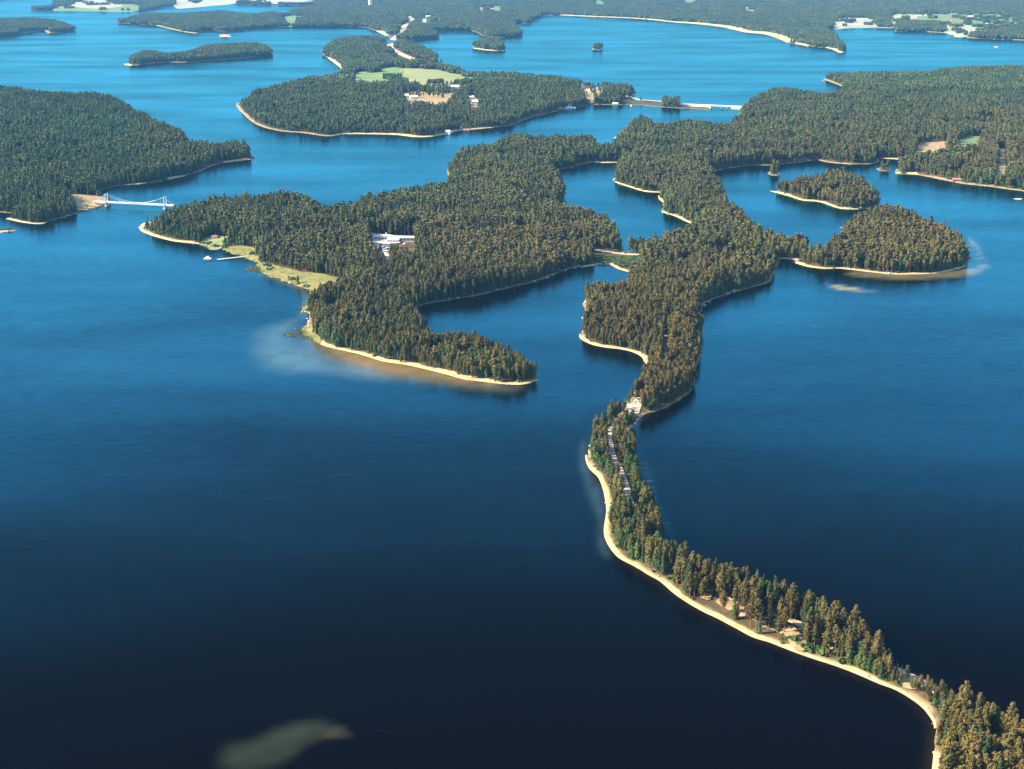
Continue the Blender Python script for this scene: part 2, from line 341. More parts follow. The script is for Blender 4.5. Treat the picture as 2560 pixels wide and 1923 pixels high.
lay(soft(px_poly("605,655 680,680 740,705 780,725 790,760 770,800 735,790 745,760 735,730 680,705 620,680"), 14), (.16, .17, .07), .5)
lay(soft(px_poly("1720,985 1740,960 1760,905 1775,830 1768,780 1745,860 1735,940"), 8), (.05, .07, .07), .4)
BX = np.concatenate([UX]); keep = np.ones((len(VY)-1, len(UX)-1), bool)
m, nt, b = mat('lake_water')
nt.nodes.remove(b); out = nt.nodes['Material Output']
att = N(nt, 'ShaderNodeAttribute'); att.attribute_name = 'bed'
dif = N(nt, 'ShaderNodeBsdfDiffuse'); nt.links.new(att.outputs['Color'], dif.inputs[0])
gl = N(nt, 'ShaderNodeBsdfGlossy'); gl.inputs[0].default_value = (.16, .80, .98, 1)
bp = N(nt, 'ShaderNodeBump'); bp.inputs['Strength'].default_value = 1.0; bp.inputs['Distance'].default_value = .22
nt.links.new(noise(nt, .22, 5, 'pos', (1, 1, 1), .6), bp.inputs['Height'])
nt.links.new(bp.outputs[0], gl.inputs['Normal'])
wind = noise(nt, 1, 4, 'pos', (.0022, .0060, 1), .5)
rr = N(nt, 'ShaderNodeMapRange'); rr.inputs[1].default_value = .35; rr.inputs[2].default_value = .65; rr.inputs[3].default_value = .10; rr.inputs[4].default_value = .18
nt.links.new(wind, rr.inputs[0]); nt.links.new(rr.outputs[0], gl.inputs['Roughness'])
ge = N(nt, 'ShaderNodeNewGeometry'); dp = N(nt, 'ShaderNodeVectorMath', operation='DOT_PRODUCT'); nt.links.new(ge.outputs['Incoming'], dp.inputs[0]); nt.links.new(ge.outputs['True Normal'], dp.inputs[1])
ab = N(nt, 'ShaderNodeMath', operation='ABSOLUTE'); nt.links.new(dp.outputs['Value'], ab.inputs[0])
cr = N(nt, 'ShaderNodeValToRGB'); cr.color_ramp.interpolation = 'CARDINAL'; el = cr.color_ramp.elements
CURVE = [(0, .52), (.1, .43), (.122, .405), (.19, .34), (.255, .255), (.309, .168), (.363, .088), (.438, .022), (.521, .002), (.65, .0015)]
while len(el) < len(CURVE): el.new(.5)
for q, (p, v) in zip(el, CURVE): q.position = p; q.color = (v, v, v, 1)
nt.links.new(ab.outputs[0], cr.inputs[0])
pw = cr
wr = N(nt, 'ShaderNodeMapRange'); wr.inputs[1].default_value = .3; wr.inputs[2].default_value = .7; wr.inputs[3].default_value = .62; wr.inputs[4].default_value = 1.24
rip = noise(nt, 1, 5, 'pos', (.05, .17, 1), .8)
wm = N(nt, 'ShaderNodeMath', operation='MULTIPLY_ADD'); nt.links.new(rip, wm.inputs[0]); wm.inputs[1].default_value = .8; wm2 = N(nt, 'ShaderNodeMath', operation='ADD'); nt.links.new(wind, wm.inputs[2]); nt.links.new(wm.outputs[0], wm2.inputs[0]); wm2.inputs[1].default_value = -.4
nt.links.new(wm2.outputs[0], wr.inputs[0])
mu = N(nt, 'ShaderNodeMath', operation='MULTIPLY', use_clamp=True); nt.links.new(pw.outputs[0], mu.inputs[0]); nt.links.new(wr.outputs[0], mu.inputs[1])
ms = N(nt, 'ShaderNodeMixShader'); nt.links.new(mu.outputs[0], ms.inputs[0]); nt.links.new(dif.outputs[0], ms.inputs[1]); nt.links.new(gl.outputs[0], ms.inputs[2])
nt.links.new(ms.outputs[0], out.inputs['Surface'])
wat, used = grid_mesh('water', LX, LY, np.zeros(LX.shape), keep, m)
me = wat.data
ca = me.attributes.new('bed', 'FLOAT_COLOR', 'POINT')
buf = np.ones((len(me.vertices), 4)); buf[:, :3] = WC.reshape(-1, 3)[used]; ca.data.foreach_set('color', buf.ravel())
tag(wat, 'dark blue lake water ruffled by a light wind', kind='structure')
o = mesh_obj('lake_bed', [(-50000, -9000, -5.5), (50000, -9000, -5.5), (50000, 50000, -5.5), (-50000, 50000, -5.5)], [(0, 1, 2, 3)], M['floor']); tag(o, kind='structure')
# open water round about, outside the finely divided part
EU = np.concatenate([[-9000, -4000, -2000, -1000], [UX[0]], [UX[-1]], [3600, 4600, 6600, 11600]])
X0, Y0 = at(EU, np.full(len(EU), VY[0])); 
V = []; Fc = []
def quad(a, b_, c, d):
    n = len(V); V.extend([(p[0], p[1], -.02) for p in (a, b_, c, d)]); Fc.append((n, n+1, n+2, n+3))
cl = [at(UX[0], v) for v in (VY[0], VY[-1])]; cr = [at(UX[-1], v) for v in (VY[0], VY[-1])]
BIG = 45000; yb = float(cl[1][1]); yt = float(cl[0][1])
quad((-BIG, -3000), (BIG, -3000), (BIG, yb), (-BIG, yb))
quad((-BIG, yb), (float(cl[1][0]), yb), (float(cl[0][0]), yt), (-BIG, yt))
quad((float(cr[1][0]), yb), (BIG, yb), (BIG, yt), (float(cr[0][0]), yt))
o2 = mesh_obj('water_beyond', V, Fc, m); o2.name = 'outer_water'; tag(o2, kind='structure')

# ------------------------------------------------------------------ ribbons (beaches, roads), patches (fields, clearings)
def zat(x, y): return lat_sample(ZZ, x, y)
def sdat(x, y): return lat_sample(SD, x, y)
def lift(x, y): return 0.10 + 0.00022*np.hypot(x, y)
BLOCK = []      # (polyline, halfwidth) where no trees stand
BPOLY = []      # polygons where no trees stand
def resample(P, step):
    d = np.concatenate([[0], np.cumsum(np.hypot(*np.diff(P, axis=0).T))])
    t = np.linspace(0, d[-1], max(2, int(d[-1]/step)))
    return np.stack([np.interp(t, d, P[:, 0]), np.interp(t, d, P[:, 1])], 1)
def beach(s, wd, label, m='sand', name='beach', clear=1.0):
    P = parse(s, closed=False, n=6); dist = np.hypot(*P.mean(0)); P = resample(P, max(1.5, dist*.0022))
    T = np.gradient(P, axis=0); T /= np.hypot(T[:, 0], T[:, 1])[:, None]; Nn = np.stack([-T[:, 1], T[:, 0]], 1)
    q = P + Nn*8
    if np.mean(sdat(q[:, 0], q[:, 1])) < np.mean(sdat(*(P-Nn*8).T)): Nn = -Nn
    n = len(P); tt = np.linspace(0, 1, n); wv = wd*(.8 if dist < 1250 else .62)*(.35+1.1*vnoise(P[:, 0]+500, P[:, 1], wd*4))*(.8+.4*vnoise(P[:, 0], P[:, 1]+300, 5))*np.clip(np.minimum(tt, 1-tt)*12+.15, 0, 1)
    V = []; K = 5
    for j in range(K):
        f = j/(K-1); off = -1.2 + (wv+1.2)*f
        Q = P+Nn*off[:, None]
        z = np.maximum(zat(Q[:, 0], Q[:, 1]), .10*np.maximum(off, 0)) + lift(Q[:, 0], Q[:, 1])
        z[:] = np.where(j == 0, -.25, z); 
        if j == K-1: z -= .35
        V += [(a, b_, c) for a, b_, c in zip(Q[:, 0], Q[:, 1], z)]
    Fs = [(j*n+i, j*n+i+1, (j+1)*n+i+1, (j+1)*n+i) for j in range(K-1) for i in range(n-1)]
    o = mesh_obj(name, V, Fs, M[m]); tag(o, label, kind='structure')
    for p in o.data.polygons: p.use_smooth = True
    BLOCK.append((P+Nn*(wd*.3), wd*.42+clear*.4))
    return o
def ribbon(s, wd, label, m='road', name='road', clear=2.0, h=0.0, world=None, kerb=.12):
    P = parse(s, closed=False, n=6) if world is None else world
    dist = np.hypot(*P.mean(0)); P = resample(P, max(2, dist*.0025))
    T = np.gradient(P, axis=0); T /= np.hypot(T[:, 0], T[:, 1])[:, None]; Nn = np.stack([-T[:, 1], T[:, 0]], 1)
    n = len(P); V = []; zc = zat(P[:, 0], P[:, 1]); k = np.ones(5)/5; zc = np.convolve(np.pad(zc, 2, 'edge'), k, 'valid')
    for off, dz in ((-wd/2-.3, -1.0), (-wd/2, 0), (0, .06), (wd/2, 0), (wd/2+.3, -1.0)):
        Q = P+Nn*off; z = np.maximum(zat(Q[:, 0], Q[:, 1]), zc)+lift(Q[:, 0], Q[:, 1])+kerb+dz+h
        V += list(zip(Q[:, 0].tolist(), Q[:, 1].tolist(), z.tolist()))
    Fs = [(j*n+i, j*n+i+1, (j+1)*n+i+1, (j+1)*n+i) for j in range(4) for i in range(n-1)]
    o = mesh_obj(name, V, Fs, M[m]); tag(o, label, kind='structure')
    BLOCK.append((P, wd/2+clear)); return o
def patch(s, label, m, name, clear=True, extra=0.0, smooth=True):
    P = parse(s, n=5, smooth=smooth, rough=extra); dist = np.hypot(*P.mean(0))
    P = resample(np.vstack([P, P[:1]]), max(2, dist*.004))[:-1]
    st = max(3, dist*.005); x0, y0 = P.min(0); x1, y1 = P.max(0)
    nx = min(70, int((x1-x0)/st)+1); ny = min(70, int((y1-y0)/st)+1)
    gx, gy = np.meshgrid(np.linspace(x0, x1, nx+1), np.linspace(y0, y1, ny+1)); gx = gx.ravel(); gy = gy.ravel()
    ok = inside(gx, gy, P) & (seg_dist(gx, gy, P) > st*.4)
    pts = [Vector(p) for p in P] + [Vector(p) for p in zip(gx[ok], gy[ok])]
    c = P.mean(0)
    vs, _, fs, *_ = geo.delaunay_2d_cdt([v-Vector(c) for v in pts], [(i, (i+1) % len(P)) for i in range(len(P))], [], 1, 1e-4)
    VV = np.array([(v[0]+c[0], v[1]+c[1]) for v in vs]); z = zat(VV[:, 0], VV[:, 1])+lift(VV[:, 0], VV[:, 1])*1.0+.15+dist*.0003
    o = mesh_obj(name, [(a, b_, q) for a, b_, q in zip(VV[:, 0], VV[:, 1], z)], [tuple(f) for f in fs], M[m]); tag(o, label, kind='structure')
    for p in o.data.polygons: p.use_smooth = True
    if clear: BPOLY.append(P)
    return o
def clear(s, smooth=True): BPOLY.append(parse(s, n=3, smooth=smooth))

beach("2333,1960 2333,1923 2336,1893 2337,1880", 4.5, 'short strip of bright sand at the lower right bend of the ridge')
beach("2341,1822 2338,1806 2327,1789 2312,1771 2283,1748 2240,1723 2196,1707 2152,1688 2094,1665 2036,1646 1978,1626 1928,1606 1885,1593 1842,1570 1798,1547 1755,1526 1711,1500 1683,1480 1654,1454 1625,1437 1590,1416 1552,1396 1532,1376 1516,1347 1513,1321 1518,1283 1516,1253 1510,1224 1499,1195 1476,1172 1468,1151 1467,1138", 4.3, 'long bright sand beach following the left side of the narrow ridge')
beach("1617,939 1616,911 1606,893 1583,880 1554,873 1519,869 1487,863 1464,854 1451,844 1452,836", 4.6, 'pale sand rim round the small cove left of the ridge')
beach("1588,680 1565,678 1542,670 1528,662 1501,661 1475,665 1452,668", 6.5, 'sand rim under the short tree-lined causeway')
beach("1347,949 1305,961 1247,959 1198,953 1160,948 1117,936 1074,925 1016,912 958,903 899,885 841,872 806,862 783,847 771,834", 8, 'golden sand beach along the front of the pointed headland', clear=0)
beach("771,834 768,818 772,800", 5, 'stony shore at the neck of the headland', 'wetsand')
beach("499,610 450,605 421,600 378,588 352,575 355,560 375,556", 10, 'pale rocky point below the suspension bridge')
beach("1650,481 1613,479 1569,466 1538,455", 6, 'pale shore at the front of the lagoon peninsula')
beach("1659,507 1650,498 1647,490", 4, 'short pale bank in the lagoon')
beach("1731,560 1708,550 1685,539 1655,530", 6, 'pale sand bank at the lower end of the lagoon')
beach("1549,406 1506,407 1483,405", 7, 'pale strip of shore at the head of the lagoon')
beach("1396,424 1384,426", 8, 'small pale landing at the head of the lagoon')
beach("2410,666 2354,681 2253,686 2180,680 2099,671 2065,672", 5, 'thin pale shore under the round headland', clear=0)
beach("2080,671 2065,672 2021,667 1989,657", 10, 'golden sand bar linking the round headland')
beach("1996,650 1975,648 1952,646 1947,648", 7, 'pale sand at the foot of the thin row of trees')
beach("1927,478 1978,492 2007,501 2050,505 2099,521 2146,523", 9, 'bright rocky front shore of the oval island')
beach("2296,437 2270,435 2238,434", 16, 'pale tip of the right mainland shore')
beach("2900,520 2560,478 2470,466 2412,460 2354,449 2296,437", 14, 'pale yellow shore along the right mainland', 'wetsand')
beach("2204,396 2240,398 2276,401", 10, 'narrow pale sand bar behind the tiny wooded islet')
beach("2047,400 2065,405 2100,409 2131,411", 10, 'pale gravel point opposite the oval island', 'wetsand')
beach("830,340 857,336 900,335 987,337 1031,342 1074,342 1117,335", 17, 'long bright sand beach on the front of the central island')
beach("1117,335 1146,327 1190,323 1233,319", 14, 'pale landing shore right of the long island beach')
beach("592,262 601,277 640,310 698,327 756,332 814,340 840,339", 9, 'thin stony shore at the left end of the central island', 'wetsand')
beach("631,398 608,401 558,407", 12, 'pale shore below the round western knoll')
beach("463,440 440,445 417,450", 12, 'short pale bank under the western wood')
beach("367,458 340,461 312,463", 10, 'pale bank nearest the suspension bridge in the western wood')
beach("270,508 237,521 197,530", 12, 'sandy bridgehead shore at the left end of the suspension bridge')
beach("116,556 101,560 58,556 17,547", 8, 'pale shore of the wooded knob at the left edge')
beach("310,161 327,165", 26, 'white rocky tip of the long islet')
beach("327,164 405,156 463,156 521,152 579,148 640,142", 10, 'thin pale shore of the long islet', 'wetsand')
beach("391,64 449,78 492,84", 22, 'pale shore of the far island at the upper left', 'wetsand')
beach("55,84 82,80 110,77 122,84", 22, 'pale shore of the wooded island at the left edge', 'wetsand')
beach("1358,40 1396,38 1483,42 1584,46 1671,54 1731,59", 30, 'thin white sand line along the far shore')
beach("1671,54 1700,57 1731,59 1801,67 1859,80 1917,87 1969,107", 62, 'broad white beach curving along the far shore')
beach("1969,106 2021,116", 34, 'pink beach just left of the far wooded point')
beach("2034,112 2076,122 2099,132 2110,131", 22, 'pale shore of the far wooded point')
beach("2076,74 2137,69 2232,71", 30, 'pale shore of the far bay at the upper right', 'wetsand')
beach("2290,79 2319,80 2383,84 2412,94 2560,101", 18, 'far right pale waterline', 'wetsand')
beach("941,78 965,90", 40, 'pale shore beside the far road')
beach("1184,121 1219,126 1259,127", 14, 'pink shore of the small round far islet')
beach("819,145 854,171", 22, 'pink stony shore below the wooded hill islet')
beach("1546,345 1550,336 1552,327", 9, 'white landing at the tip of the wooded point')
beach("2059,199 2080,206 2105,216", 12, 'thin shore at the upper right bay', 'wetsand')
beach("1458,767 1475,768 1490,768", 4, 'stony point of the small knob beside the ridge', 'wetsand')
for k in ('rock_islet', 'rock_islet.001', 'rock_islet.002', 'rock_islet.003'): bpy.data.objects[k].data.materials[0] = M['sand']; BPOLY.append(LAND[k]['P'])

# roads
ribbon("2500,2060 2495,1960 2492,1908", 4.2, 'road at the bottom edge in the lower right wood', clear=-1.2)
ribbon("2492,1908 2486,1880 2480,1852", 5.0, 'sunlit gap of road in the lower right wood', clear=2.6)
ribbon("2480,1852 2440,1795 2400,1765 2345,1735", 4.2, 'road entering the wood in the lower right corner', clear=-1.2)
ribbon("2345,1735 2290,1706 2235,1680", 5.0, 'open pale road above the curving beach', clear=.5)
ribbon("2235,1680 2170,1648 2100,1616 2030,1582 1985,1563 1930,1540 1870,1505 1800,1462 1720,1415 1650,1372 1600,1325 1584,1290", 4.2, 'road hidden among the pines of the long sloping ridge', clear=-.3)
ribbon("1584,1290 1570,1250 1562,1215 1548,1180 1532,1150 1525,1120 1520,1095 1534,1072 1558,1052 1580,1035 1592,1012", 5.0, 'sunlit road on the narrow waist of the ridge', clear=1.9)
ribbon("1592,1012 1618,988 1645,962 1660,935", 4.5, 'road climbing north of the stony neck', clear=-1)
ribbon("1660,938 1664,895 1663,862", 4.2, 'bright gap of road above the small cove', clear=1.0)
ribbon("1663,865 1668,830 1690,790 1730,750 1770,710 1800,672 1815,630 1828,590 1830,560 1815,520 1790,490 1770,470",
       6.4, 'pale road running through the broad ridge wood', clear=-1.2)
ribbon("2345,1722 2290,1694 2235,1668", 2.2, 'narrow path beside the road on the open part of the ridge', 'road', 'path', clear=1)
ribbon("1430,622 1475,630 1520,635 1560,638 1620,645 1680,655 1740,668", 6.5, 'pale road over the short tree-lined causeway', clear=1.2)
ribbon("1020,46 1030,58 1010,70 1007,84 985,98 975,112 974,120", 26, 'white road crossing to the far shore', clear=18)
ribbon("974,120 987,131 1031,150 1080,167", 22, 'white road descending the wooded hill islet', clear=12)
clear("970,112 1000,128 1040,144 1085,160 1085,166 1085,176 1040,158t 1000,146t 962,130t", False)
ribbon("2506,462 2505,440 2504,400 2503,385", 9, 'pale sandy track cut through the right-hand wood', 'gravel', 'track', clear=3)
clear("2493,458 2508,458 2511,418 2496,412", False)
ribbon("150,497 200,500 240,498 262,497", 8, 'road leading to the suspension bridge', clear=4)
clear("1470,625 1520,630 1560,633 1600,640 1606,684 1565,682 1528,668 1490,666", False)
clear("1545,244 1600,250 1655,257 1655,275 1600,268 1560,264", False); clear("1698,258 1800,268 1860,270 1860,282 1800,284 1698,278", False)
clear("1562,1060 1558,1040 1572,1014 1590,994 1610,988 1614,1010 1603,1040 1588,1062", False)
# open ground
patch("2240,1690 2262,1690 2290,1708 2296,1728 2272,1728 2248,1714", 'bare sandy slope between the ridge road and the beach', 'gravel', 'sandy_slope', clear=False)
patch("1962,1580 1984,1578 2006,1604 2008,1634 1990,1628 1972,1612", 'golden bare bank above the ridge beach', 'gravel', 'sandy_slope')
patch("1790,1518 1850,1546 1900,1570 1960,1596 2010,1618 2006,1602 1950,1576 1895,1550 1840,1524 1800,1506", 'golden dry bank behind the ridge beach', 'gravel', 'dry_bank', clear=False, extra=.002)
patch("1800,1500 1812,1496 1830,1508 1846,1514 1838,1522 1815,1516", 'sunlit sandy clearing under the ridge pines', 'gravel', 'clearing')
for cx_, cy_ in ((1742, 1478), (1765, 1500), (1790, 1505), (1845, 1530), (1862, 1548), (1884, 1540), (1905, 1552), (1915, 1572), (1935, 1560), (1950, 1585), (2022, 1598), (2040, 1622), (2070, 1628), (2095, 1640), (2130, 1650), (2160, 1664), (2190, 1678), (1700, 1440), (1598, 1395), (1612, 1405)):
    cx_ += 8*rng.random(); n_ = 9; rr_ = 7+9*rng.random()
    patch(' '.join('%.1f,%.1f' % (cx_+rr_*1.2*(.5+.8*rng.random())*math.cos(6.283*i/n_), cy_+rr_*.5*(.5+.8*rng.random())*math.sin(6.283*i/n_)) for i in range(n_)), 'bare sandy spot among the ridge pines', 'gravel', 'bare_ground', clear=False)
patch("1564,1030 1576,1014 1594,998 1606,1004 1603,1022 1594,1040 1582,1054 1568,1058 1560,1048", 'stony open neck of the ridge', 'road', 'clearing')
patch("165,498 235,494 268,500 262,512 232,522 195,531 184,520", 'bare sandy bridgehead left of the suspension bridge', 'gravel', 'bridgehead')
patch("950,600 985,604 992,614 1002,622 986,624 974,630 972,690 958,690 955,625 944,640 930,632 924,600", 'cream paved forecourt of the white hotel in the peninsula wood', 'cream', 'forecourt', clear=False)
clear("922,597 1038,603 1042,617t 1000,620t 978,626t 973,652t 960,654t 953,630t 946,632t 926,616t", False)
patch("1072,884 1102,880 1106,893 1090,918 1074,912 1078,900", 'sandy clearing in front of the red cabin', 'gravel', 'clearing')
clear("1105,882 1150,884 1150,897 1105,897", False)
patch("955,177 1000,176 1010,196 985,205t 930,206t 845,201t 850,196", 'bright green field on the central island', 'grassfield', 'field')
patch("1003,181 1050,178 1092,179 1132,188 1218,192 1225,199 1172,214t 1076,216t 1004,202t", 'yellow green field on the central island', 'stubble', 'field')
patch("1010,244 1040,238 1098,243 1145,240 1142,252 1100,262t 1060,260t 1020,255t", 'pale sandy clearing with houses on the central island', 'gravel', 'clearing')
patch("1128,219 1150,220 1148,228t 1127,227t", 'small white yard above the sandy clearing', 'gravel', 'clearing')
patch("1172,246 1180,246 1198,262 1194,270t 1182,266t 1172,256t", 'small sandy yard right of the sandy clearing', 'gravel', 'clearing')
patch("1434,206 1475,210 1478,222t 1452,224t 1448,214t", 'sandy yard at the right end of the central island', 'gravel', 'clearing')
patch("1482,213 1506,224 1504,234t 1490,228t", 'second sandy yard at the right end of the central island', 'gravel', 'clearing')
patch("1458,226 1486,228 1486,238t 1462,236t", 'pale yard between the two island yards', 'gravel', 'clearing')
patch("2294,372 2330,366 2366,366 2362,376t 2330,380t 2296,376t", 'pale sandy clearing in the right mainland wood', 'gravel', 'clearing')
patch("2395,362 2425,352 2450,356 2440,364t 2400,366t", 'light green glade beside the sandy clearing', 'grassfield', 'clearing')
patch("704,54 722,42 767,46 745,53t 720,57t", 'green field on the far shore', 'grassfield', 'field')
patch("185,5 298,6 300,13t 240,17t 185,12t", 'white field on the far upper left land', 'palefield', 'field')
patch("140,15 240,18 340,14 345,20t 200,24t 140,23t", 'pale green field on the far upper left land', 'grassfield', 'field')
patch("432,2 480,3 480,8 500,8 500,1 640,2 780,6 782,12 700,13 600,10 470,12t 440,12t", 'very pale strip at the upper left', 'palefield', 'field')  # very pale strip laid low across the far upper left
patch("1045,50 1070,46 1103,50 1100,56t 1050,57t", 'pale field on the far shore by the road', 'palefield', 'field')
patch("1193,24 1251,22 1251,28t 1193,28t", 'pale green field with a village', 'grassfield', 'field')
patch("1480,8 1500,3 1520,6 1515,12t 1480,12t", 'small pale far field above the long beach', 'grassfield', 'field')
patch("1700,4 1740,3 1745,9t 1705,10t", 'far green field near the top', 'grassfield', 'field')
patch("1858,25 1890,24 1892,29t 1875,34t 1858,29t", 'white far clearing above the curving beach', 'palefield', 'clearing')
patch("2232,40 2320,38 2420,40 2525,48 2520,58t 2400,54t 2300,52t 2235,47t", 'light green fields of the far village', 'grassfield', 'field')
patch("2080,54 2130,51 2190,54 2188,62t 2130,64t 2082,61t", 'pale village field left of the far bay', 'palefield', 'field')
patch("2222,50 2250,50 2250,58t 2222,58t", 'small pale plot in the far village', 'palefield', 'field')
patch("2348,62 2380,64 2420,64 2461,70 2440,78t 2400,82t 2370,76t", 'brilliant pale field of the far village', 'palefield', 'field')
patch("2240,41 2285,39 2290,44t 2242,46t", 'pale strip field behind the far village', 'palefield', 'field')
patch("2450,47 2520,50 2515,56t 2455,54t", 'pale field at the right of the far village', 'palefield', 'field')
patch("2450,64 2530,62 2555,66 2520,70t 2455,72t", 'green meadow at the far right shore', 'grassfield', 'field')

# reed beds at the left shore of the peninsula
reedpolys = [("560,624 600,622 640,634 650,655 700,672 760,690 820,700 870,720 858,742 820,752 800,760 778,765 770,775 745,782 740,776 765,760 778,745 775,728 754,717 700,700 660,688 605,668 640,668 640,656 610,645 572,632", 'golden green reed marsh along the peninsula shore'),
             ("499,606 540,598 575,603 582,612 560,622 523,624", 'green meadow bank by the white cabin'),
             ("708,837 740,828 770,815 790,838 800,860 775,848 740,842", 'yellow reeds off the stony neck')]
rd = []
for i, (s, lab) in enumerate(reedpolys):
    P = parse(s, n=3); rd.append(P)
    o = patch(s, lab, 'reed' if i != 1 else 'stubble', 'marsh_ground', extra=.0022)
# ------------------------------------------------------------------ tree prototypes (unit height)
def tetra(V, Fs, c, s, up=1.0):
    a = rng.normal(size=(4, 3)); a /= np.linalg.norm(a, axis=1)[:, None]
    a[0] = (a[0]+[0, 0, .6]); q = np.array([[1, 1, 1], [1, -1, -1], [-1, 1, -1], [-1, -1, 1]])*.55
    th = rng.random()*6.28; ct, st = math.cos(th), math.sin(th)
    q = q@np.array([[ct, -st, 0], [st, ct, 0], [0, 0, 1]]) + a*.35
    q = q*[1, 1, up]*s + c; n = len(V)
    V.extend(map(tuple, q)); Fs.extend([(n, n+1, n+2), (n, n+3, n+1), (n, n+2, n+3), (n+1, n+3, n+2)])
def cone_core(V, Fs, prof, h0, h1, k=6, rows=4, f=.7):
    n = len(V)
    for j in range(rows):
        h = h0+(h1-h0)*j/(rows-1); r = max(.004, prof(h)*f)
        for i in range(k):
            a = 6.283*i/k+j*.5; rr = r*(.8+.4*rng.random()); V.append((rr*math.cos(a), rr*math.sin(a), h+.02*rng.normal()))
    for j in range(rows-1):
        for i in range(k): Fs.append((n+j*k+i, n+j*k+(i+1) % k, n+(j+1)*k+(i+1) % k, n+(j+1)*k+i))
    Fs.append(tuple(n+(rows-1)*k+i for i in range(k))); Fs.append(tuple(n+i for i in reversed(range(k))))
def p_pine(h): t = (h-.30)/.70; return 0 if t <= 0 or t >= 1 else .15*(math.sin(math.pi*t**.95))**.6
def p_spruce(h): return 0.15*max(0, (1-h))**.75 if h > .06 else 0
def p_birch(h): t = (h-.12)/.88; return 0 if t <= 0 or t >= 1 else .20*(math.sin(math.pi*t**.8))**.6
KIND = {'pine': (p_pine, .30, 'pinebark', .018), 'spruce': (p_spruce, .08, 'darkbark', .014), 'birch': (p_birch, .14, 'birchbark', .012)}
def crown_geo(kind, n, size, core=True):
    prof, h0, _, _ = KIND[kind]; V = []; Fs = []
    ex, ey = rng.normal(size=2)*.02
    if core: cone_core(V, Fs, prof, h0+.05, .96, f=.62)
    for _ in range(n):
        while True:
            h = h0+(1-h0)*rng.random()
            if rng.random() < (prof(h)/.2)**.6+.05: break
        a = rng.random()*6.283; lump = .82+.3*math.sin(3*a+h*17+ex*90)*math.sin(h*23+ey*70)
        r = prof(h)*(.62+.45*rng.random())*lump
        c = np.array([r*math.cos(a)+ex*(h-h0), r*math.sin(a)+ey*(h-h0), h])
        tetra(V, Fs, c, size*(.6+.7*rng.random()), .75 if kind != 'spruce' else .55)
    if kind == 'spruce': tetra(V, Fs, np.array([0, 0, .97]), .02, 2.0)
    return V, Fs
def trunk_geo(kind, limbs=True):
    r = KIND[kind][3]; V = []; Fs = []; k = 5; top = .9
    lv = [(0, 1.25), (.03, 1), (.35, .8), (.65, .5), (top, .12)]
    bx, by = rng.normal(size=2)*.012
    for h, f in lv:
        for i in range(k): a = 6.283*i/k; V.append((r*f*math.cos(a)+bx*h, r*f*math.sin(a)+by*h, h))
    for j in range(len(lv)-1):
        for i in range(k): Fs.append((j*k+i, j*k+(i+1) % k, (j+1)*k+(i+1) % k, (j+1)*k+i))
    if limbs:
        for q in range(6):
            h = .38+.09*q; a = q*2.4; L = KIND[kind][0](h+.06)*.9; n = len(V); w_ = r*.28
            c = np.array([bx*h, by*h, h]); e = c+np.array([L*math.cos(a), L*math.sin(a), .05])
            s = np.array([-math.sin(a), math.cos(a), 0])*w_
            V.extend(map(tuple, (c+s, c-s, c+[0, 0, w_*2], e))); Fs.extend([(n, n+1, n+3), (n+1, n+2, n+3), (n+2, n, n+3)])
    return V, Fs
PROTO = {}
for kd in KIND:
    hi = []; 
    for i in range(7):
        V, Fs = crown_geo(kd, 190, .034 if kd != 'birch' else .046)
        cm = bpy.data.meshes.new('crown'); cm.from_pydata(V, [], Fs); cm.materials.append(M[kd])
        V, Fs = trunk_geo(kd); tm = bpy.data.meshes.new('trunk'); tm.from_pydata(V, [], Fs); tm.materials.append(M[KIND[kd][2]])
        hi.append((tm, cm))
    PROTO[kd] = hi
def joined(kd, n, size, trunk=True):
    V, Fs = crown_geo(kd, n, size); nf = len(Fs)
    if trunk:
        V2, F2 = trunk_geo(kd, False); o_ = len(V); V += V2; Fs += [tuple(a+o_ for a in f) for f in F2]
    me = bpy.data.meshes.new(kd+'_tree'); me.from_pydata(V, [], Fs); me.materials.append(M[kd]); me.materials.append(M[KIND[kd][2]])
    me.polygons.foreach_set('material_index', [0]*nf+[1]*(len(Fs)-nf)); return me
pools = {}
for kd in KIND:
    c = bpy.data.collections.new(kd+'_kinds'); 
    for i in range(5):
        c.objects.link(bpy.data.objects.new('a%d_%s' % (i, kd), joined(kd, 120, .042 if kd != 'birch' else .056)))      # near
    for i in range(4):
        c.objects.link(bpy.data.objects.new('b%d_%s' % (i, kd), joined(kd, 34, .068 if kd != 'birch' else .085)))       # mid
    pools[kd] = c
def clump_mesh(rad, n, kd):
    V = []; Fs = []
    for _ in range(n):
        a = rng.random()*6.283; r = rad*math.sqrt(rng.random()); H = 15+4*rng.random()
        v = []; f = []; prof = KIND[kd][0]; cone_core(v, f, prof, .15 if kd != 'pine' else .3, .97, k=5, rows=4, f=1.25*(18/H))
        for _ in range(6):
            h = .5+.45*rng.random(); b_ = rng.random()*6.28; rr = prof(h)*1.0
            tetra(v, f, np.array([rr*math.cos(b_), rr*math.sin(b_), h]), .10)
        o_ = len(V); V += [(p[0]*H*1.25+r*math.cos(a), p[1]*H*1.25+r*math.sin(a), p[2]*H) for p in v]; Fs += [tuple(x+o_ for x in q) for q in f]
    me = bpy.data.meshes.new('wood'); me.from_pydata(V, [], Fs); me.materials.append(M[kd]); return me
cc = bpy.data.collections.new('clumps')
for i in range(4): cc.objects.link(bpy.data.objects.new('a%d_c' % i, clump_mesh(9, 7, ['pine', 'spruce', 'pine', 'birch'][i])))
for i in range(5): cc.objects.link(bpy.data.objects.new('b%d_c' % i, clump_mesh(19, 30, ['pine', 'spruce', 'pine', 'spruce', 'birch'][i])))
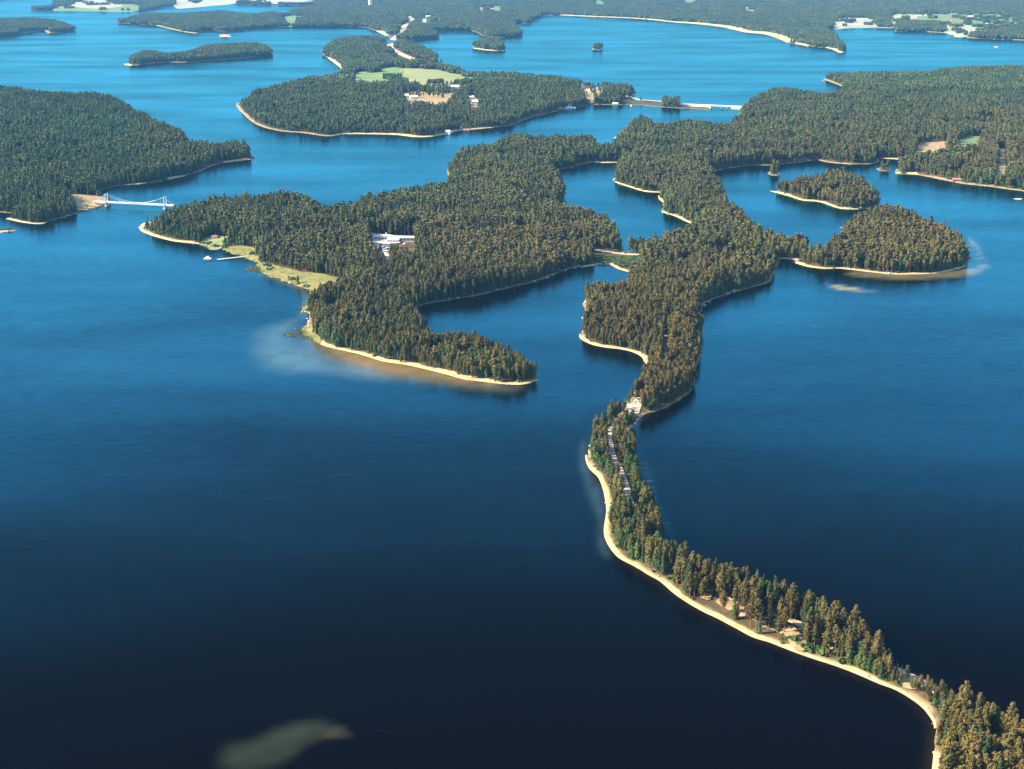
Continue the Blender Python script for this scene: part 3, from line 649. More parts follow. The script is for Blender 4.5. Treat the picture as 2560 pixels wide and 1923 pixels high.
for i in range(4): cc.objects.link(bpy.data.objects.new('c%d_c' % i, clump_mesh(34, 64, ['pine', 'spruce', 'pine', 'spruce'][i])))
pools['clump'] = cc

# ------------------------------------------------------------------ where trees stand
BL = np.full(LX.shape, 1e9)     # distance to blocked things sampled on the lattice
for P, hw in BLOCK:
    pu, pv = unat(P[:, 0], P[:, 1]); i0 = max(0, int((pu.min()-UX[0])/8)-14); i1 = min(len(UX), int((pu.max()-UX[0])/8)+15)
    j0 = max(0, np.searchsorted(VY, pv.min())-14); j1 = min(len(VY), np.searchsorted(VY, pv.max())+14)
    sl = (slice(j0, j1), slice(i0, i1)); BL[sl] = np.minimum(BL[sl], seg_dist(LX[sl], LY[sl], P, False)-hw)
def candidates(s, d0, d1, margin=260):
    ymax = d1; hw = (1280+margin)/F*d1*1.02
    gx = np.arange(-hw, hw, s); gy = np.arange(d0*.8, ymax, s)
    X, Y = np.meshgrid(gx, gy); X = X.ravel(); Y = Y.ravel()
    X = X+(rng.random(len(X))-.5)*s*.95; Y = Y+(rng.random(len(Y))-.5)*s*.95
    D = np.hypot(X, Y); pu, pv = unat(X, Y)
    ok = (D > d0) & (D <= d1) & (pu > -margin) & (pu < 2560+margin) & (pv < 2250)
    return X[ok], Y[ok]
def allowed(X, Y, edge, noise_edge=0):
    s = sdat(X, Y)-(noise_edge*rng.random(len(X)) if noise_edge else 0)
    ok = s > edge
    X, Y, s = X[ok], Y[ok], s[ok]
    ok = lat_sample(BL, X, Y) > 0; keep_far = (rng.random(len(X)) < .05) & (np.hypot(X, Y) > 3300)
    for P in BPOLY:
        a, b_ = P.min(0), P.max(0); c = (X > a[0]) & (X < b_[0]) & (Y > a[1]) & (Y < b_[1]) & ok
        if c.any(): idx = np.where(c)[0]; ok[idx[inside(X[idx], Y[idx], P)]] = False
    ok |= keep_far & (lat_sample(BL, X, Y) > 0)
    return X[ok], Y[ok], s[ok]
T = {k: [] for k in KIND}   # rows: x y z height widthscale rot near?
def scatter(s, d0, d1, edge, nedge, hmul, near, cond=None, wmul=1.0):
    X, Y = candidates(s, d0, d1)
    X, Y, sd0 = allowed(X, Y, edge, nedge); k = ~((vnoise(X+40, Y, 26) > .80) & (np.hypot(X, Y) > 1100) & (sd0 > 15)); X, Y, sd0 = X[k], Y[k], sd0[k]
    if cond is not None:
        k = cond(X, Y, sd0); X, Y, sd0 = X[k], Y[k], sd0[k]
    qu, qv = unat(X, Y); thin = (qv > 1440) & (qv < 1665) & (qu > 1640) & (rng.random(len(X)) < .12+.5*(vnoise(X, Y, 14) > .6))
    thin |= (qv > 1075) & (qv < 1320) & (qu > 1470) & (qu < 1620) & (rng.random(len(X)) < .42)
    thin |= (sd0 < 13) & (sdat(X-3, Y-3) < sd0) & (qu > 1745) & (qu < 2085) & (qv > 1480) & (rng.random(len(X)) < .6)
    X, Y, sd0 = X[~thin], Y[~thin], sd0[~thin]
    n = len(X); pn = vnoise(X, Y, 90)*.6+vnoise(X+999, Y, 37)*.4; r = rng.random(n)
    pu, pv = unat(X, Y)
    # greener woods at the left and upper right, broadleaf fringe along the water
    stand = ((pv > 322) & (pv < 356) & (pu < 345)) | ((pv > 228) & (pv < 262) & (pu > 2330)) | ((pv > 300) & (pv < 322) & (pu > 860) & (pu < 1120))
    green = np.clip((760-pu)/500, 0, 1)*.55+np.clip((420-pv)/300, 0, 1)*.15
    fringe = (sd0 < 9)*.20
    pb = .05+.55*stand+fringe+.35*(vnoise(X, Y+5000, 120) > .72); psp = .09+green+.22*(vnoise(X+3000, Y, 150) < .3)
    kd = np.where(r < pb, 2, np.where(r < pb+psp, 1, 0))
    H = (16.0+3.4*rng.normal(size=n)*.8)*(np.where(np.hypot(X, Y) < 1000, .88, .72)+np.where(np.hypot(X, Y) < 1000, .2, .5)*vnoise(X+77, Y, 38))*hmul
    H *= np.where(kd == 2, .72, np.where(kd == 1, 1.0, 1.0))*np.where(sd0 < 6, .72+.3*rng.random(n), 1)
    H *= np.where((pv > 1600) & (pu > 2225) & (pu < 2415) & (pv < 1790), .62, 1.0)
    H = np.clip(H*(.86+.28*rng.random(n)), 5, 21)
    W = H*(.9+.35*rng.random(n))*wmul; Z = zat(X, Y)-.2
    for i, k in enumerate(KIND):
        m_ = kd == i
        T[k].append(np.stack([X[m_], Y[m_], Z[m_], H[m_], W[m_], rng.random(m_.sum())*6.28, np.full(m_.sum(), near)], 1))
scatter(2.85, 380, 1250, .8, 1.2, .93, 1, wmul=.95)
scatter(3.5, 1250, 1500, 1.2, 2.0, 1.0, 1, wmul=.98)
scatter(4.3, 1500, 2300, 1.5, 2.5, 1.0, 0, wmul=1.2)
scatter(6.0, 2300, 3600, 3, 4, 1.0, 0, wmul=1.4)
scatter(8.0, 3600, 5200, 3, 3, 1.0, 0, cond=lambda x, y, s: s < 26, wmul=1.6)
# understorey of low broadleaf shrubs on the near ridge
TC = []
def clumps(s, d0, d1, edge, ids, cond=None):
    X, Y = candidates(s, d0, d1); X, Y, sd0 = allowed(X, Y, edge)
    if cond is not None: k = cond(sd0); X, Y = X[k], Y[k]
    n = len(X); TC.append(np.stack([X, Y, zat(X, Y)-.3, np.full(n, .9)+.25*rng.random(n), np.ones(n), rng.random(n)*6.28, rng.integers(ids[0], ids[1], n)], 1))
clumps(28, 3600, 8500, 20, (4, 9))
clumps(13, 3600, 8500, 9, (0, 4), lambda s: s < 34)
clumps(52, 8500, 21000, 34, (9, 13))
clumps(30, 8500, 14000, 16, (4, 9), lambda s: s < 70)
TC = np.concatenate(TC)

# ------------------------------------------------------------------ single trees: the ~290 of each kind that show largest
KLAB = {'pine': ('pine_tree', 'pine tree', 'pines of the ridge'), 'spruce': ('spruce_tree', 'spruce tree', 'spruces of the ridge'), 'birch': ('birch_tree', 'birch tree', 'birches of the ridge')}
ZN = [(1840, 'lower right corner wood'), (1760, 'upper lower right wood'), (1700, 'ridge below the open road'), (1640, 'ridge behind the open road'), (1600, 'ridge right of the golden bank'),
      (1560, 'ridge at the golden bank'), (1520, 'ridge left of the golden bank'), (1480, 'lower sloping ridge'), (1440, 'middle sloping ridge'), (1400, 'upper sloping ridge'), (1350, 'first bend of the ridge'),
      (1300, 'ridge below the road gap'), (1250, 'long road gap foot'), (1200, 'long road gap'), (1150, 'upper road gap'), (1100, 'left bulge of the ridge'), (1050, 'ridge under the stony neck'),
      (1010, 'stony neck'), (950, 'ridge above the stony neck'), (880, 'ridge by the small cove'), (800, 'broad ridge above the cove'), (0, 'broad ridge wood')]
_bd = np.full(LX.shape, 1e9); _rd = np.full(LX.shape, 1e9)
def where_words(px, py, sd, side):
    if py > 1760 and px > 2300: z = ('western' if px < 2390 else 'middle' if px < 2460 else 'eastern') + (' bottom' if py > 1890 else '' if py > 1820 else ' upper') + ' lower right wood'
    elif px < 1400: z = 'pointed headland ' + ('tip' if px > 1240 else 'lower front' if px > 1080 and py > 890 else 'upper front' if px > 1080 else 'clearing' if px > 960 else 'neck')
    elif px > 1950 and py < 800: z = 'round headland'
    else: z = next(w for y, w in ZN if py > y)
    return ('at left edge of ' if side == 0 else 'at right edge of ' if side == 1 else 'inside the ')+z
rest = {}
for kd in KIND:
    A = np.concatenate(T[kd]); pu, pv = unat(A[:, 0], A[:, 1], A[:, 2]); D = np.hypot(A[:, 0], A[:, 1])
    inf = (pu > 4) & (pu < 2556) & (pv < 1990)
    order = np.argsort(np.where(inf, D/np.maximum(A[:, 3], 1), 1e9))[:295]
    mask = np.zeros(len(A), bool); mask[order] = True
    nm, cat, grp = KLAB[kd]
    for i in order:
        x, y, z, H, W, ro, _ = A[i]; tm, cm = PROTO[kd][int(rng.integers(7))]
        e = bpy.data.objects.new(nm, None); e.location = (x, y, z); e.rotation_euler = (0, 0, ro); e.scale = (W, W, H); e.empty_display_size = .1
        COL.objects.link(e)
        size = 'low' if H < 11 else ('tall' if H > 16.5 else 'medium')
        look = {'pine': 'brownish', 'spruce': 'dark pointed', 'birch': 'green round'}[kd]
        shape = ('slender' if W/H < 1.03 else 'broad')
        sdi = float(sdat(np.array([x]), np.array([y]))[0]); sl_ = float(sdat(np.array([x-3.0]), np.array([y-3.0]))[0])
        side = 2 if sdi > 7 else (0 if sl_ < sdi else 1)
        tag(e, f'{size} {shape} {look} {cat.split()[0]} {where_words(pu[i], pv[i], sdi, side)}', cat, grp)
        for n_, me_ in (('trunk', tm), ('crown', cm)):
            c = bpy.data.objects.new(n_, me_); COL.objects.link(c); c.parent = e
    rest[kd] = A[~mask]
print('TREES', {k: len(v) for k, v in rest.items()}, 'clumps', len(TC))

def instancer(name, A, coll, idx, label, cat):
    n = len(A); me = bpy.data.meshes.new(name); me.vertices.add(n); me.vertices.foreach_set('co', A[:, :3].ravel())
    a = me.attributes.new('sc', 'FLOAT_VECTOR', 'POINT'); a.data.foreach_set('vector', np.stack([A[:, 4], A[:, 4], A[:, 3]], 1).ravel())
    a = me.attributes.new('ro', 'FLOAT_VECTOR', 'POINT'); q = np.zeros((n, 3)); q[:, 2] = A[:, 5]; a.data.foreach_set('vector', q.ravel())
    a = me.attributes.new('ix', 'INT', 'POINT'); a.data.foreach_set('value', idx.astype(np.int32))
    o = bpy.data.objects.new(name, me); COL.objects.link(o)
    g = bpy.data.node_groups.new(name, 'GeometryNodeTree')
    g.interface.new_socket('Geometry', in_out='INPUT', socket_type='NodeSocketGeometry'); g.interface.new_socket('Geometry', in_out='OUTPUT', socket_type='NodeSocketGeometry')
    gi = g.nodes.new('NodeGroupInput'); go = g.nodes.new('NodeGroupOutput'); ip = g.nodes.new('GeometryNodeInstanceOnPoints')
    ci = g.nodes.new('GeometryNodeCollectionInfo'); ci.inputs['Collection'].default_value = coll; ci.inputs['Separate Children'].default_value = True; ci.inputs['Reset Children'].default_value = True
    def att(nm, ty):
        x = g.nodes.new('GeometryNodeInputNamedAttribute'); x.data_type = ty; x.inputs[0].default_value = nm
        return [s for s in x.outputs if s.enabled and s.name == 'Attribute'][0]
    ip.inputs['Pick Instance'].default_value = True
    g.links.new(gi.outputs[0], ip.inputs['Points']); g.links.new(ci.outputs[0], ip.inputs['Instance'])
    g.links.new(att('ix', 'INT'), ip.inputs['Instance Index']); g.links.new(att('sc', 'FLOAT_VECTOR'), ip.inputs['Scale'])
    e2r = g.nodes.new('FunctionNodeEulerToRotation'); g.links.new(att('ro', 'FLOAT_VECTOR'), e2r.inputs[0]); g.links.new(e2r.outputs[0], ip.inputs['Rotation'])
    g.links.new(ip.outputs[0], go.inputs[0])
    md = o.modifiers.new('scatter', 'NODES'); md.node_group = g
    return tag(o, label, cat, kind='stuff')
for kd, nm in (('pine', 'pine_forest'), ('spruce', 'spruce_forest'), ('birch', 'birch_forest')):
    A = rest[kd]; nr = A[:, 6] > .5
    instancer(nm, A, pools[kd], np.where(nr, rng.integers(0, 5, len(A)), 5+rng.integers(0, 4, len(A))), {'pine': 'brown green pine forest covering the peninsulas and islands', 'spruce': 'dark green spruces scattered through the lake forests', 'birch': 'fresh green broadleaf trees fringing the shores'}[kd], 'forest')
B = TC.copy(); B[:, 4] = TC[:, 3]
instancer('distant_forest', B, pools['clump'], TC[:, 6], 'hazy blue forest covering the distant shores', 'forest')

# reeds as real blades in tussocks
tc = bpy.data.collections.new('reed_kinds')
for i in range(3):
    V = []; Fs = []
    for _ in range(16):
        x, y = rng.normal(size=2)*1.1; h = .8+.9*rng.random(); a = rng.random()*6.28; n = len(V); dx, dy = .16*math.cos(a), .16*math.sin(a)
        V += [(x-dx, y-dy, 0), (x+dx, y+dy, 0), (x+rng.normal()*.25, y+rng.normal()*.25, h)]; Fs.append((n, n+1, n+2))
    me = bpy.data.meshes.new('tussock'); me.from_pydata(V, [], Fs); me.materials.append(M['reed' if i else 'birch']); tc.objects.link(bpy.data.objects.new('r%d' % i, me))
Q = []
for P in rd:
    a, b_ = P.min(0), P.max(0); n = int((b_[0]-a[0])*(b_[1]-a[1])/7); X = a[0]+(b_[0]-a[0])*rng.random(n); Y = a[1]+(b_[1]-a[1])*rng.random(n)
    ok = inside(X, Y, P) & (vnoise(X, Y, 14) > .25); X, Y = X[ok], Y[ok]; n = len(X)
    Q.append(np.stack([X, Y, np.maximum(zat(X, Y), 0)+.1, .7+.5*rng.random(n), .8+.6*rng.random(n), rng.random(n)*6.28, rng.integers(0, 3, n)], 1))
Q = np.concatenate(Q); instancer('reeds', Q, tc, Q[:, 6], 'yellow green reeds in the shallows of the peninsula bay', 'reeds')

# stones and low bushes along the shores
sc_ = bpy.data.collections.new('stone_kinds')
for i in range(3):
    V = []; k = 6
    for j, (f, z) in enumerate(((.8, -.3), (1, .2), (.7, .6), (.2, .8))):
        for q in range(k): a = 6.283*q/k; g = f*(.7+.5*rng.random()); V.append((g*math.cos(a), g*math.sin(a), z))
    Fs = [(j*k+q, j*k+(q+1) % k, (j+1)*k+(q+1) % k, (j+1)*k+q) for j in range(3) for q in range(k)]+[tuple(range(3*k, 4*k))]
    me = bpy.data.meshes.new('stone'); me.from_pydata(V, [], Fs); me.materials.append(M['stone']); sc_.objects.link(bpy.data.objects.new('s%d' % i, me))
bc_ = bpy.data.collections.new('bush_kinds')
for i in range(4):
    V = []; Fs = []
    for _ in range(26):
        a = rng.random(3)-.5; c = a/max(.3, np.linalg.norm(a))*.5*rng.random(); c[2] = abs(c[2])+.25; tetra(V, Fs, c*[1.3, 1.3, 1], .30)
    me = bpy.data.meshes.new('bush'); me.from_pydata(V, [], Fs); me.materials.append(M['birch' if i < 3 else 'spruce']); bc_.objects.link(bpy.data.objects.new('s%d' % i, me))
def along(s, d0, d1, lo, hi, prob, size):
    X, Y = candidates(s, d0, d1, 60); q = sdat(X, Y); ok = (q > lo) & (q < hi) & (rng.random(len(X)) < prob*(.3+1.4*(vnoise(X, Y, 25) > .55))); X, Y = X[ok], Y[ok]; n = len(X)
    h_ = size*(.35+1.1*rng.random(n)**2); return np.stack([X, Y, np.maximum(zat(X, Y), -.1), h_, h_*(1+.5*rng.random(n)), rng.random(n)*6.28, rng.integers(0, 3, n)], 1)
Q = np.concatenate([along(1.6, 400, 1300, -1.2, 2.5, .07, .8), along(3, 1300, 2300, -1.5, 4, .12, 1.3)]); instancer('shore_stones', Q, sc_, Q[:, 6], 'grey stones scattered along the waterline', 'stones')
Q = np.concatenate([along(2.2, 400, 1300, 2.2, 9, .30, 2.6), along(3.2, 1300, 2300, 2.5, 10, .4, 3.0)]); bx_, by_ = at(1478+125*rng.random(420), 648+18*rng.random(420)); k_ = (sdat(bx_, by_) > 3); h_ = .9+1.9*rng.random(420); Q = np.concatenate([Q, np.stack([bx_, by_, zat(bx_, by_), h_, h_*1.4, h_, h_*0], 1)[k_]]); Q = Q[lat_sample(BL, Q[:, 0], Q[:, 1]) > -.5]; Q[:, 6] = rng.integers(0, 4, len(Q)); instancer('shore_bushes', Q, bc_, Q[:, 6], 'low green bushes behind the beaches', 'bushes')

# ------------------------------------------------------------------ buildings and other things
def box(V, Fs, c, s, rz=0.0):
    n = len(V); ca, sa = math.cos(rz), math.sin(rz)
    for dz in (0, 1):
        for dx, dy in ((-.5, -.5), (.5, -.5), (.5, .5), (-.5, .5)):
            x, y = dx*s[0], dy*s[1]; V.append((c[0]+x*ca-y*sa, c[1]+x*sa+y*ca, c[2]+dz*s[2]))
    Fs.extend([(n, n+3, n+2, n+1), (n+4, n+5, n+6, n+7)]+[(n+i, n+(i+1) % 4, n+4+(i+1) % 4, n+4+i) for i in range(4)])
def boxes(name, lst, m, parent):
    V = []; Fs = []
    for b_ in lst: box(V, Fs, *b_)
    return mesh_obj(name, V, Fs, M[m], parent)
def empty(name, px, py, rz, label, cat, group=None, z=None):
    x, y = at(px, py, 3.0 if z is None else z); x = float(x); y = float(y)
    zz = float(zat(np.array([x]), np.array([y]))[0]) if z is None else z
    e = bpy.data.objects.new(name, None); e.location = (x, y, zz); e.rotation_euler = (0, 0, rz); COL.objects.link(e)
    return tag(e, label, cat, group)
def gable(parent, w_, l, h, rh, wall, roof, wins=3, over=.5):
    boxes('wall', [((0, 0, -1), (l, w_, h+1))], wall, parent)
    V = []; Fs = []
    for sx in (-1, 1):
        V += [(sx*(l/2+over), -w_/2-over, h-.15), (sx*(l/2+over), w_/2+over, h-.15), (sx*(l/2+over), 0, h+rh), (sx*(l/2+over), -w_/2-over, h-.4), (sx*(l/2+over), w_/2+over, h-.4)]
    Fs = [(0, 5, 7, 2), (2, 7, 6, 1), (3, 4, 9, 8), (0, 3, 8, 5), (1, 6, 9, 4), (0, 2, 1, 4, 3), (5, 8, 9, 6, 7)]
    rf = mesh_obj('roof', V, Fs, M[roof], parent)
    boxes('chimney', [((l*.2, 0, h+rh*.5), (.8, .8, rh*.5+1.0))], 'concrete', rf)
    for i in range(wins):
        x = (i-(wins-1)/2)*l/wins
        f = boxes('window', [((x, -w_/2-.06, h*.35), (1.3, .12, h*.35))], 'white', parent)
        boxes('pane', [((x, -w_/2-.14, h*.38), (1.0, .05, h*.29))], 'glass', f)
    return parent
houses = [ # px, py, length, width, wall, roof, label
 (905, 137, 16, 10, 'white', 'white', 'white house on the far wooded hill islet'), (929, 148, 18, 11, 'white', 'white', 'larger white house lower on the wooded hill islet'),
 (2231, 38, 30, 20, 'white', 'white', 'big white building topmost in the far village'), (2202, 49, 24, 14, 'white', 'white', 'white house above the far bay'),
 (2296, 47, 26, 14, 'white', 'white', 'white house right of the pale strip field'), (2318, 46, 26, 14, 'white', 'white', 'white house at the centre of the far village'),
 (2273, 57, 20, 12, 'white', 'white', 'white house near the wooded shore of the far village'), (2383, 59, 22, 14, 'white', 'redroof', 'house at the top edge of the brilliant pale field'),
 (2361, 58, 20, 12, 'cream', 'redroof', 'cream house left of the brilliant pale field'), (2425, 48, 26, 14, 'white', 'white', 'white house in the green fields of the far village'),
 (2473, 65, 26, 14, 'white', 'white', 'white house right of the brilliant pale field'), (2117, 53, 24, 14, 'white', 'white', 'white house on the pale field left of the bay'),
 (1911, 31, 26, 16, 'white', 'white', 'white house right of the white far clearing'), (1097, 22, 34, 20, 'white', 'white', 'large white building, left of three near the top'),
 (1112, 21, 26, 16, 'white', 'white', 'white building, middle of three near the top'), (1132, 21, 26, 16, 'white', 'white', 'white building, right of three near the top'),
 (1071, 46, 22, 14, 'white', 'white', 'white house on the pale field by the far road'), (866, 19, 30, 16, 'white', 'white', 'white house left of the white water tower base'),
 (1205, 27, 24, 14, 'cream', 'redroof', 'pinkish house in the far village left part'), (1232, 27, 24, 14, 'white', 'redroof', 'house in the far village right part'),
 (1020, 248, 16, 10, 'white', 'white', 'white house at the left end of the sandy clearing'), (1035, 252, 17, 10, 'cream', 'white', 'cream house beside the sandy clearing'),
 (1090, 243, 18, 11, 'cream', 'redroof', 'red roofed house at the back of the sandy clearing'), (1138, 245, 16, 10, 'white', 'redroof', 'house at the right end of the sandy clearing'),
 (1137, 225, 20, 12, 'white', 'white', 'white house in the small yard above the clearing'), (1177, 252, 14, 10, 'white', 'white', 'upper white house of the small sandy yard'),
 (1188, 264, 14, 10, 'white', 'white', 'lower white house of the small sandy yard'), (1458, 217, 16, 9, 'cream', 'greyroof', 'cream house in the left island end yard'),
 (1474, 233, 16, 9, 'white', 'white', 'white house between the two yards'), (1498, 227, 14, 9, 'cream', 'greyroof', 'cream house in the right island end yard'),
 (1519, 243, 11, 8, 'white', 'white', 'white house nearest the causeway'), (1349, 236, 14, 9, 'cream', 'redroof', 'red roofed house in the central island wood'),
 (1120, 331, 10, 7, 'white', 'white', 'small white beach house on the island shore'), (1167, 324, 12, 7, 'redwall', 'redroof', 'red boathouse at the island landing'),
 (1538, 260, 12, 8, 'cream', 'white', 'cream shed at the causeway end'), (42, 494, 9, 7, 'white', 'white', 'small white cabin in the wood left of the bridge'),
 (548, 512, 7, 5, 'white', 'white', 'tiny white cabin in the peninsula wood'), (537, 597, 6, 5, 'white', 'redroof', 'small white cabin on the meadow bank'),
 (647, 624, 7, 6, 'redwall', 'redroof', 'red boathouse behind the long jetty'), (837, 540, 8, 6, 'cream', 'redroof', 'red roofed cabin at the notch in the peninsula wood'),
 (1132, 890, 11, 6, 'redwall', 'redroof', 'red cabin on the pointed headland'), (1088, 886, 7, 5, 'redwall', 'greyroof', 'small dark cabin beside the headland clearing'),
 (2392, 450, 12, 7, 'redwall', 'redroof', 'red cabin on the right mainland shore')]
for px, py, l, w_, wa, ro, lab in houses:
    d = float(np.hypot(*at(px, py))); e = empty('house', px, py, (rng.random()-.5)*.7, lab, 'house', 'houses among the lakeside woods')
    k = 1.0
    hh = 3.2 if d < 2500 else 5.5
    gable(e, w_, l, hh, w_*.3, wa, ro, 3 if d < 4000 else 4)
    x, y = e.location.x, e.location.y; u = np.array([x, y])/math.hypot(x, y)

# white hotel, low wings round a forecourt
def flat_wing(parent, cx, cy, l, w_, h, rz=0, z0=0, m='white', nwin=8):
    c = bpy.data.objects.new('wing', None)
    V = []; Fs = []; box(V, Fs, (cx, cy, -1.5), (l, w_, h+1.5), rz); o = mesh_obj('wall', V, Fs, M[m], parent)
    V = []; Fs = []; box(V, Fs, (cx, cy, h), (l+1, w_+1, .5), rz); mesh_obj('roof', V, Fs, M['white'], parent)
    ca, sa = math.cos(rz), math.sin(rz)
    for i in range(nwin):
        t = (i-(nwin-1)/2)*l/nwin; ox, oy = t, -w_/2-.05
        x, y = cx+ox*ca-oy*sa, cy+ox*sa+oy*ca
        V = []; Fs = []; box(V, Fs, (x, y, h*.3), (l/nwin*.72, .12, h*.45), rz); f = mesh_obj('window', V, Fs, M['white'], parent)
        oy -= .09; x, y = cx+ox*ca-oy*sa, cy+ox*sa+oy*ca
        V = []; Fs = []; box(V, Fs, (x, y, h*.33), (l/nwin*.62, .08, h*.38), rz); mesh_obj('pane', V, Fs, M['glass'], f)
    bpy.data.objects.remove(c)
h = empty('hotel', 980, 611, -.06, 'long low white hotel with flat roofs in the peninsula wood', 'hotel')
flat_wing(h, 13, 4, 34, 9, 4.6); flat_wing(h, -14, 10, 16, 7, 4.6, nwin=4); flat_wing(h, 2, -4, 14, 7, 3.2, nwin=4)
boxes('chimney', [((-8, 8, 6.5), (1.6, 1.6, 2.2))], 'white', h)
for i, (px, py, c_, lab) in enumerate([(1038, 617, 'redwall', 'red car parked at the right end of the hotel'), (951, 610, 'redwall', 'orange red car on the hotel forecourt'), (958, 628, 'white', 'white car on the hotel forecourt'), (1012, 620, 'white', 'white car before the hotel windows')]):
    e = empty('parked_car', px, py, .3*i, lab, 'car', 'cars parked at the hotel')
    e.location.z += 1.2
    V = []; Fs = []; box(V, Fs, (0, 0, .35), (4.3, 1.75, .65)); box(V, Fs, (-.1, 0, 1.0), (2.3, 1.55, .55)); mesh_obj('body', V, Fs, M[c_], e)
    boxes('windscreen', [((1.09, 0, 1.05), (.08, 1.4, .4))], 'glass', e)
    for sx in (-1.3, 1.3):
        for sy in (-.85, .85):
            V = [(sx+.33*math.cos(a), sy+dy, .33+.33*math.sin(a)) for dy in (-.1, .1) for a in [6.283*k/10 for k in range(10)]]
            mesh_obj('wheel', V, [tuple(range(10)), tuple(range(19, 9, -1))]+[(k, k+10, (k+1) % 10+10, (k+1) % 10) for k in range(10)], M['glass'], e)

def tube(V, Fs, a, b_, r, k=6):
    a = Vector(a); b_ = Vector(b_); d = (b_-a).normalized(); u = d.orthogonal().normalized(); v = d.cross(u); n = len(V)
    for p in (a, b_):
        for i in range(k): t = 6.283*i/k; V.append(tuple(p+u*(r*math.cos(t))+v*(r*math.sin(t))))
    Fs.extend([(n+i, n+(i+1) % k, n+k+(i+1) % k, n+k+i) for i in range(k)]); Fs.extend([tuple(n+i for i in reversed(range(k))), tuple(n+k+i for i in range(k))])
# suspension bridge
ax, ay = (float(v) for v in at(262, 505, 6)); bx, by = (float(v) for v in at(418, 513, 6))
Lb = math.hypot(bx-ax, by-ay); e = bpy.data.objects.new('suspension_bridge', None); e.location = (ax, ay, 0); e.rotation_euler = (0, 0, math.atan2(by-ay, bx-ax)); COL.objects.link(e)
tag(e, 'small suspension bridge with pale blue towers over the left strait', 'bridge')
boxes('deck', [((Lb/2-4, 0, 5.2), (Lb+26, 5.5, .7))], 'cream', e); boxes('railing', [((Lb/2-4, s*2.7, 5.95), (Lb+26, .14, .9)) for s in (-1, 1)], 'white', e)
t0, t1 = 3.0, Lb-3
for tx in (t0, t1):
    V = []; Fs = []
    for s in (-1, 1): box(V, Fs, (tx, s*3.2, 0), (1.0, .8, 17.5))
    box(V, Fs, (tx, 0, 16.3), (1.1, 6, 1.0)); box(V, Fs, (tx, 0, 9.6), (.8, 6, .6)); mesh_obj('tower', V, Fs, M['steel'], e)
    boxes('pier', [((tx, 0, -4), (3.2, 8.6, 6.5))], 'concrete', e)
for s in (-1, 1):
    V = []; Fs = []; prev = None; K = 20
    for i in range(K+1):
        x = t0+(t1-t0)*i/K; u = 2*i/K-1; z = 7.0+10.2*u*u
        if prev: tube(V, Fs, prev, (x, s*3.2, z), .22, 5)
        prev = (x, s*3.2, z)
    tube(V, Fs, (t0, s*3.2, 17.2), (t0-18, s*3.2, 5.8), .22, 5); tube(V, Fs, (t1, s*3.2, 17.2), (t1+16, s*3.2, 5.8), .22, 5)
    mesh_obj('cable', V, Fs, M['steel'], e)
    for i in range(1, K):
        x = t0+(t1-t0)*i/K; u = 2*i/K-1; V = []; Fs = []; tube(V, Fs, (x, s*3.2, 5.6), (x, s*3.2, 7.0+10.2*u*u), .07, 4); mesh_obj('hanger', V, Fs, M['steel'], e)
# far causeway bridge
ax, ay = (float(v) for v in at(1690, 262, 4)); bx, by = (float(v) for v in at(1862, 269, 4)); Lb = math.hypot(bx-ax, by-ay)
e = bpy.data.objects.new('causeway_bridge', None); e.location = (ax, ay, 0); e.rotation_euler = (0, 0, math.atan2(by-ay, bx-ax)); COL.objects.link(e); tag(e, 'long white causeway bridge between the central island and the right mainland', 'bridge')
boxes('deck', [((Lb/2, 0, 4.6), (Lb+20, 9, 1.0))], 'cream', e); boxes('parapet', [((Lb/2, s*4.4, 5.6), (Lb+20, .4, 1.0)) for s in (-1, 1)], 'white', e)
boxes('abutment', [((Lb*.24, 0, -4), (Lb*.56, 8.6, 8.6)), ((Lb*.93, 0, -4), (Lb*.24, 8.6, 8.6))], 'cream', e)
for t in (.62, .70): boxes('pier', [((Lb*t+8, 0, -4), (1.6, 7.5, 8.6))], 'concrete', e)
ribbon("1545,242 1570,246 1600,250 1650,256 1692,260", 9, 'white road on the wooded causeway', clear=0, h=3.6)
BLOCKX = None
# jetty
ax, ay = (float(v) for v in at(543, 649, 1)); bx, by = (float(v) for v in at(652, 637, 1)); Lb = math.hypot(bx-ax, by-ay)
e = bpy.data.objects.new('jetty', None); e.location = (ax, ay, 0); e.rotation_euler = (0, 0, math.atan2(by-ay, bx-ax)); COL.objects.link(e); tag(e, 'long pale wooden jetty reaching out from the reed marsh', 'jetty')
NP = int(Lb/1.6)
pm = None
for i in range(NP):
    o = boxes('plank', [((0, 0, 0), (1.45, 4.2, .18))], 'wood', e) if i == 0 else None
    if o: pm = o.data; o.location = (i*1.6+.8, 0, .95)
    else:
        o = bpy.data.objects.new('plank', pm); o.parent = e; o.location = (i*1.6+.8, 0, .95+.02*(i % 3)); COL.objects.link(o)
for i in range(0, NP, 5):
    for s in (-1, 1): V = []; Fs = []; tube(V, Fs, (i*1.6, s*1.9, -4), (i*1.6, s*1.9, 1.4), .16); mesh_obj('pile', V, Fs, M['darkbark'], e)
V = []; Fs = []; box(V, Fs, (-8, 0, .3), (16, .8, .35)); mesh_obj('gangway', V, Fs, M['darkbark'], e)
e = empty('mooring_platform', 519, 648, 0, 'small white floating platform off the jetty end', 'raft', z=0)
boxes('deck', [((0, 0, .1), (8, 7, 1.0))], 'white', e); boxes('shelter', [((0, .5, 1.1), (3, 3, 2.0))], 'white', e)
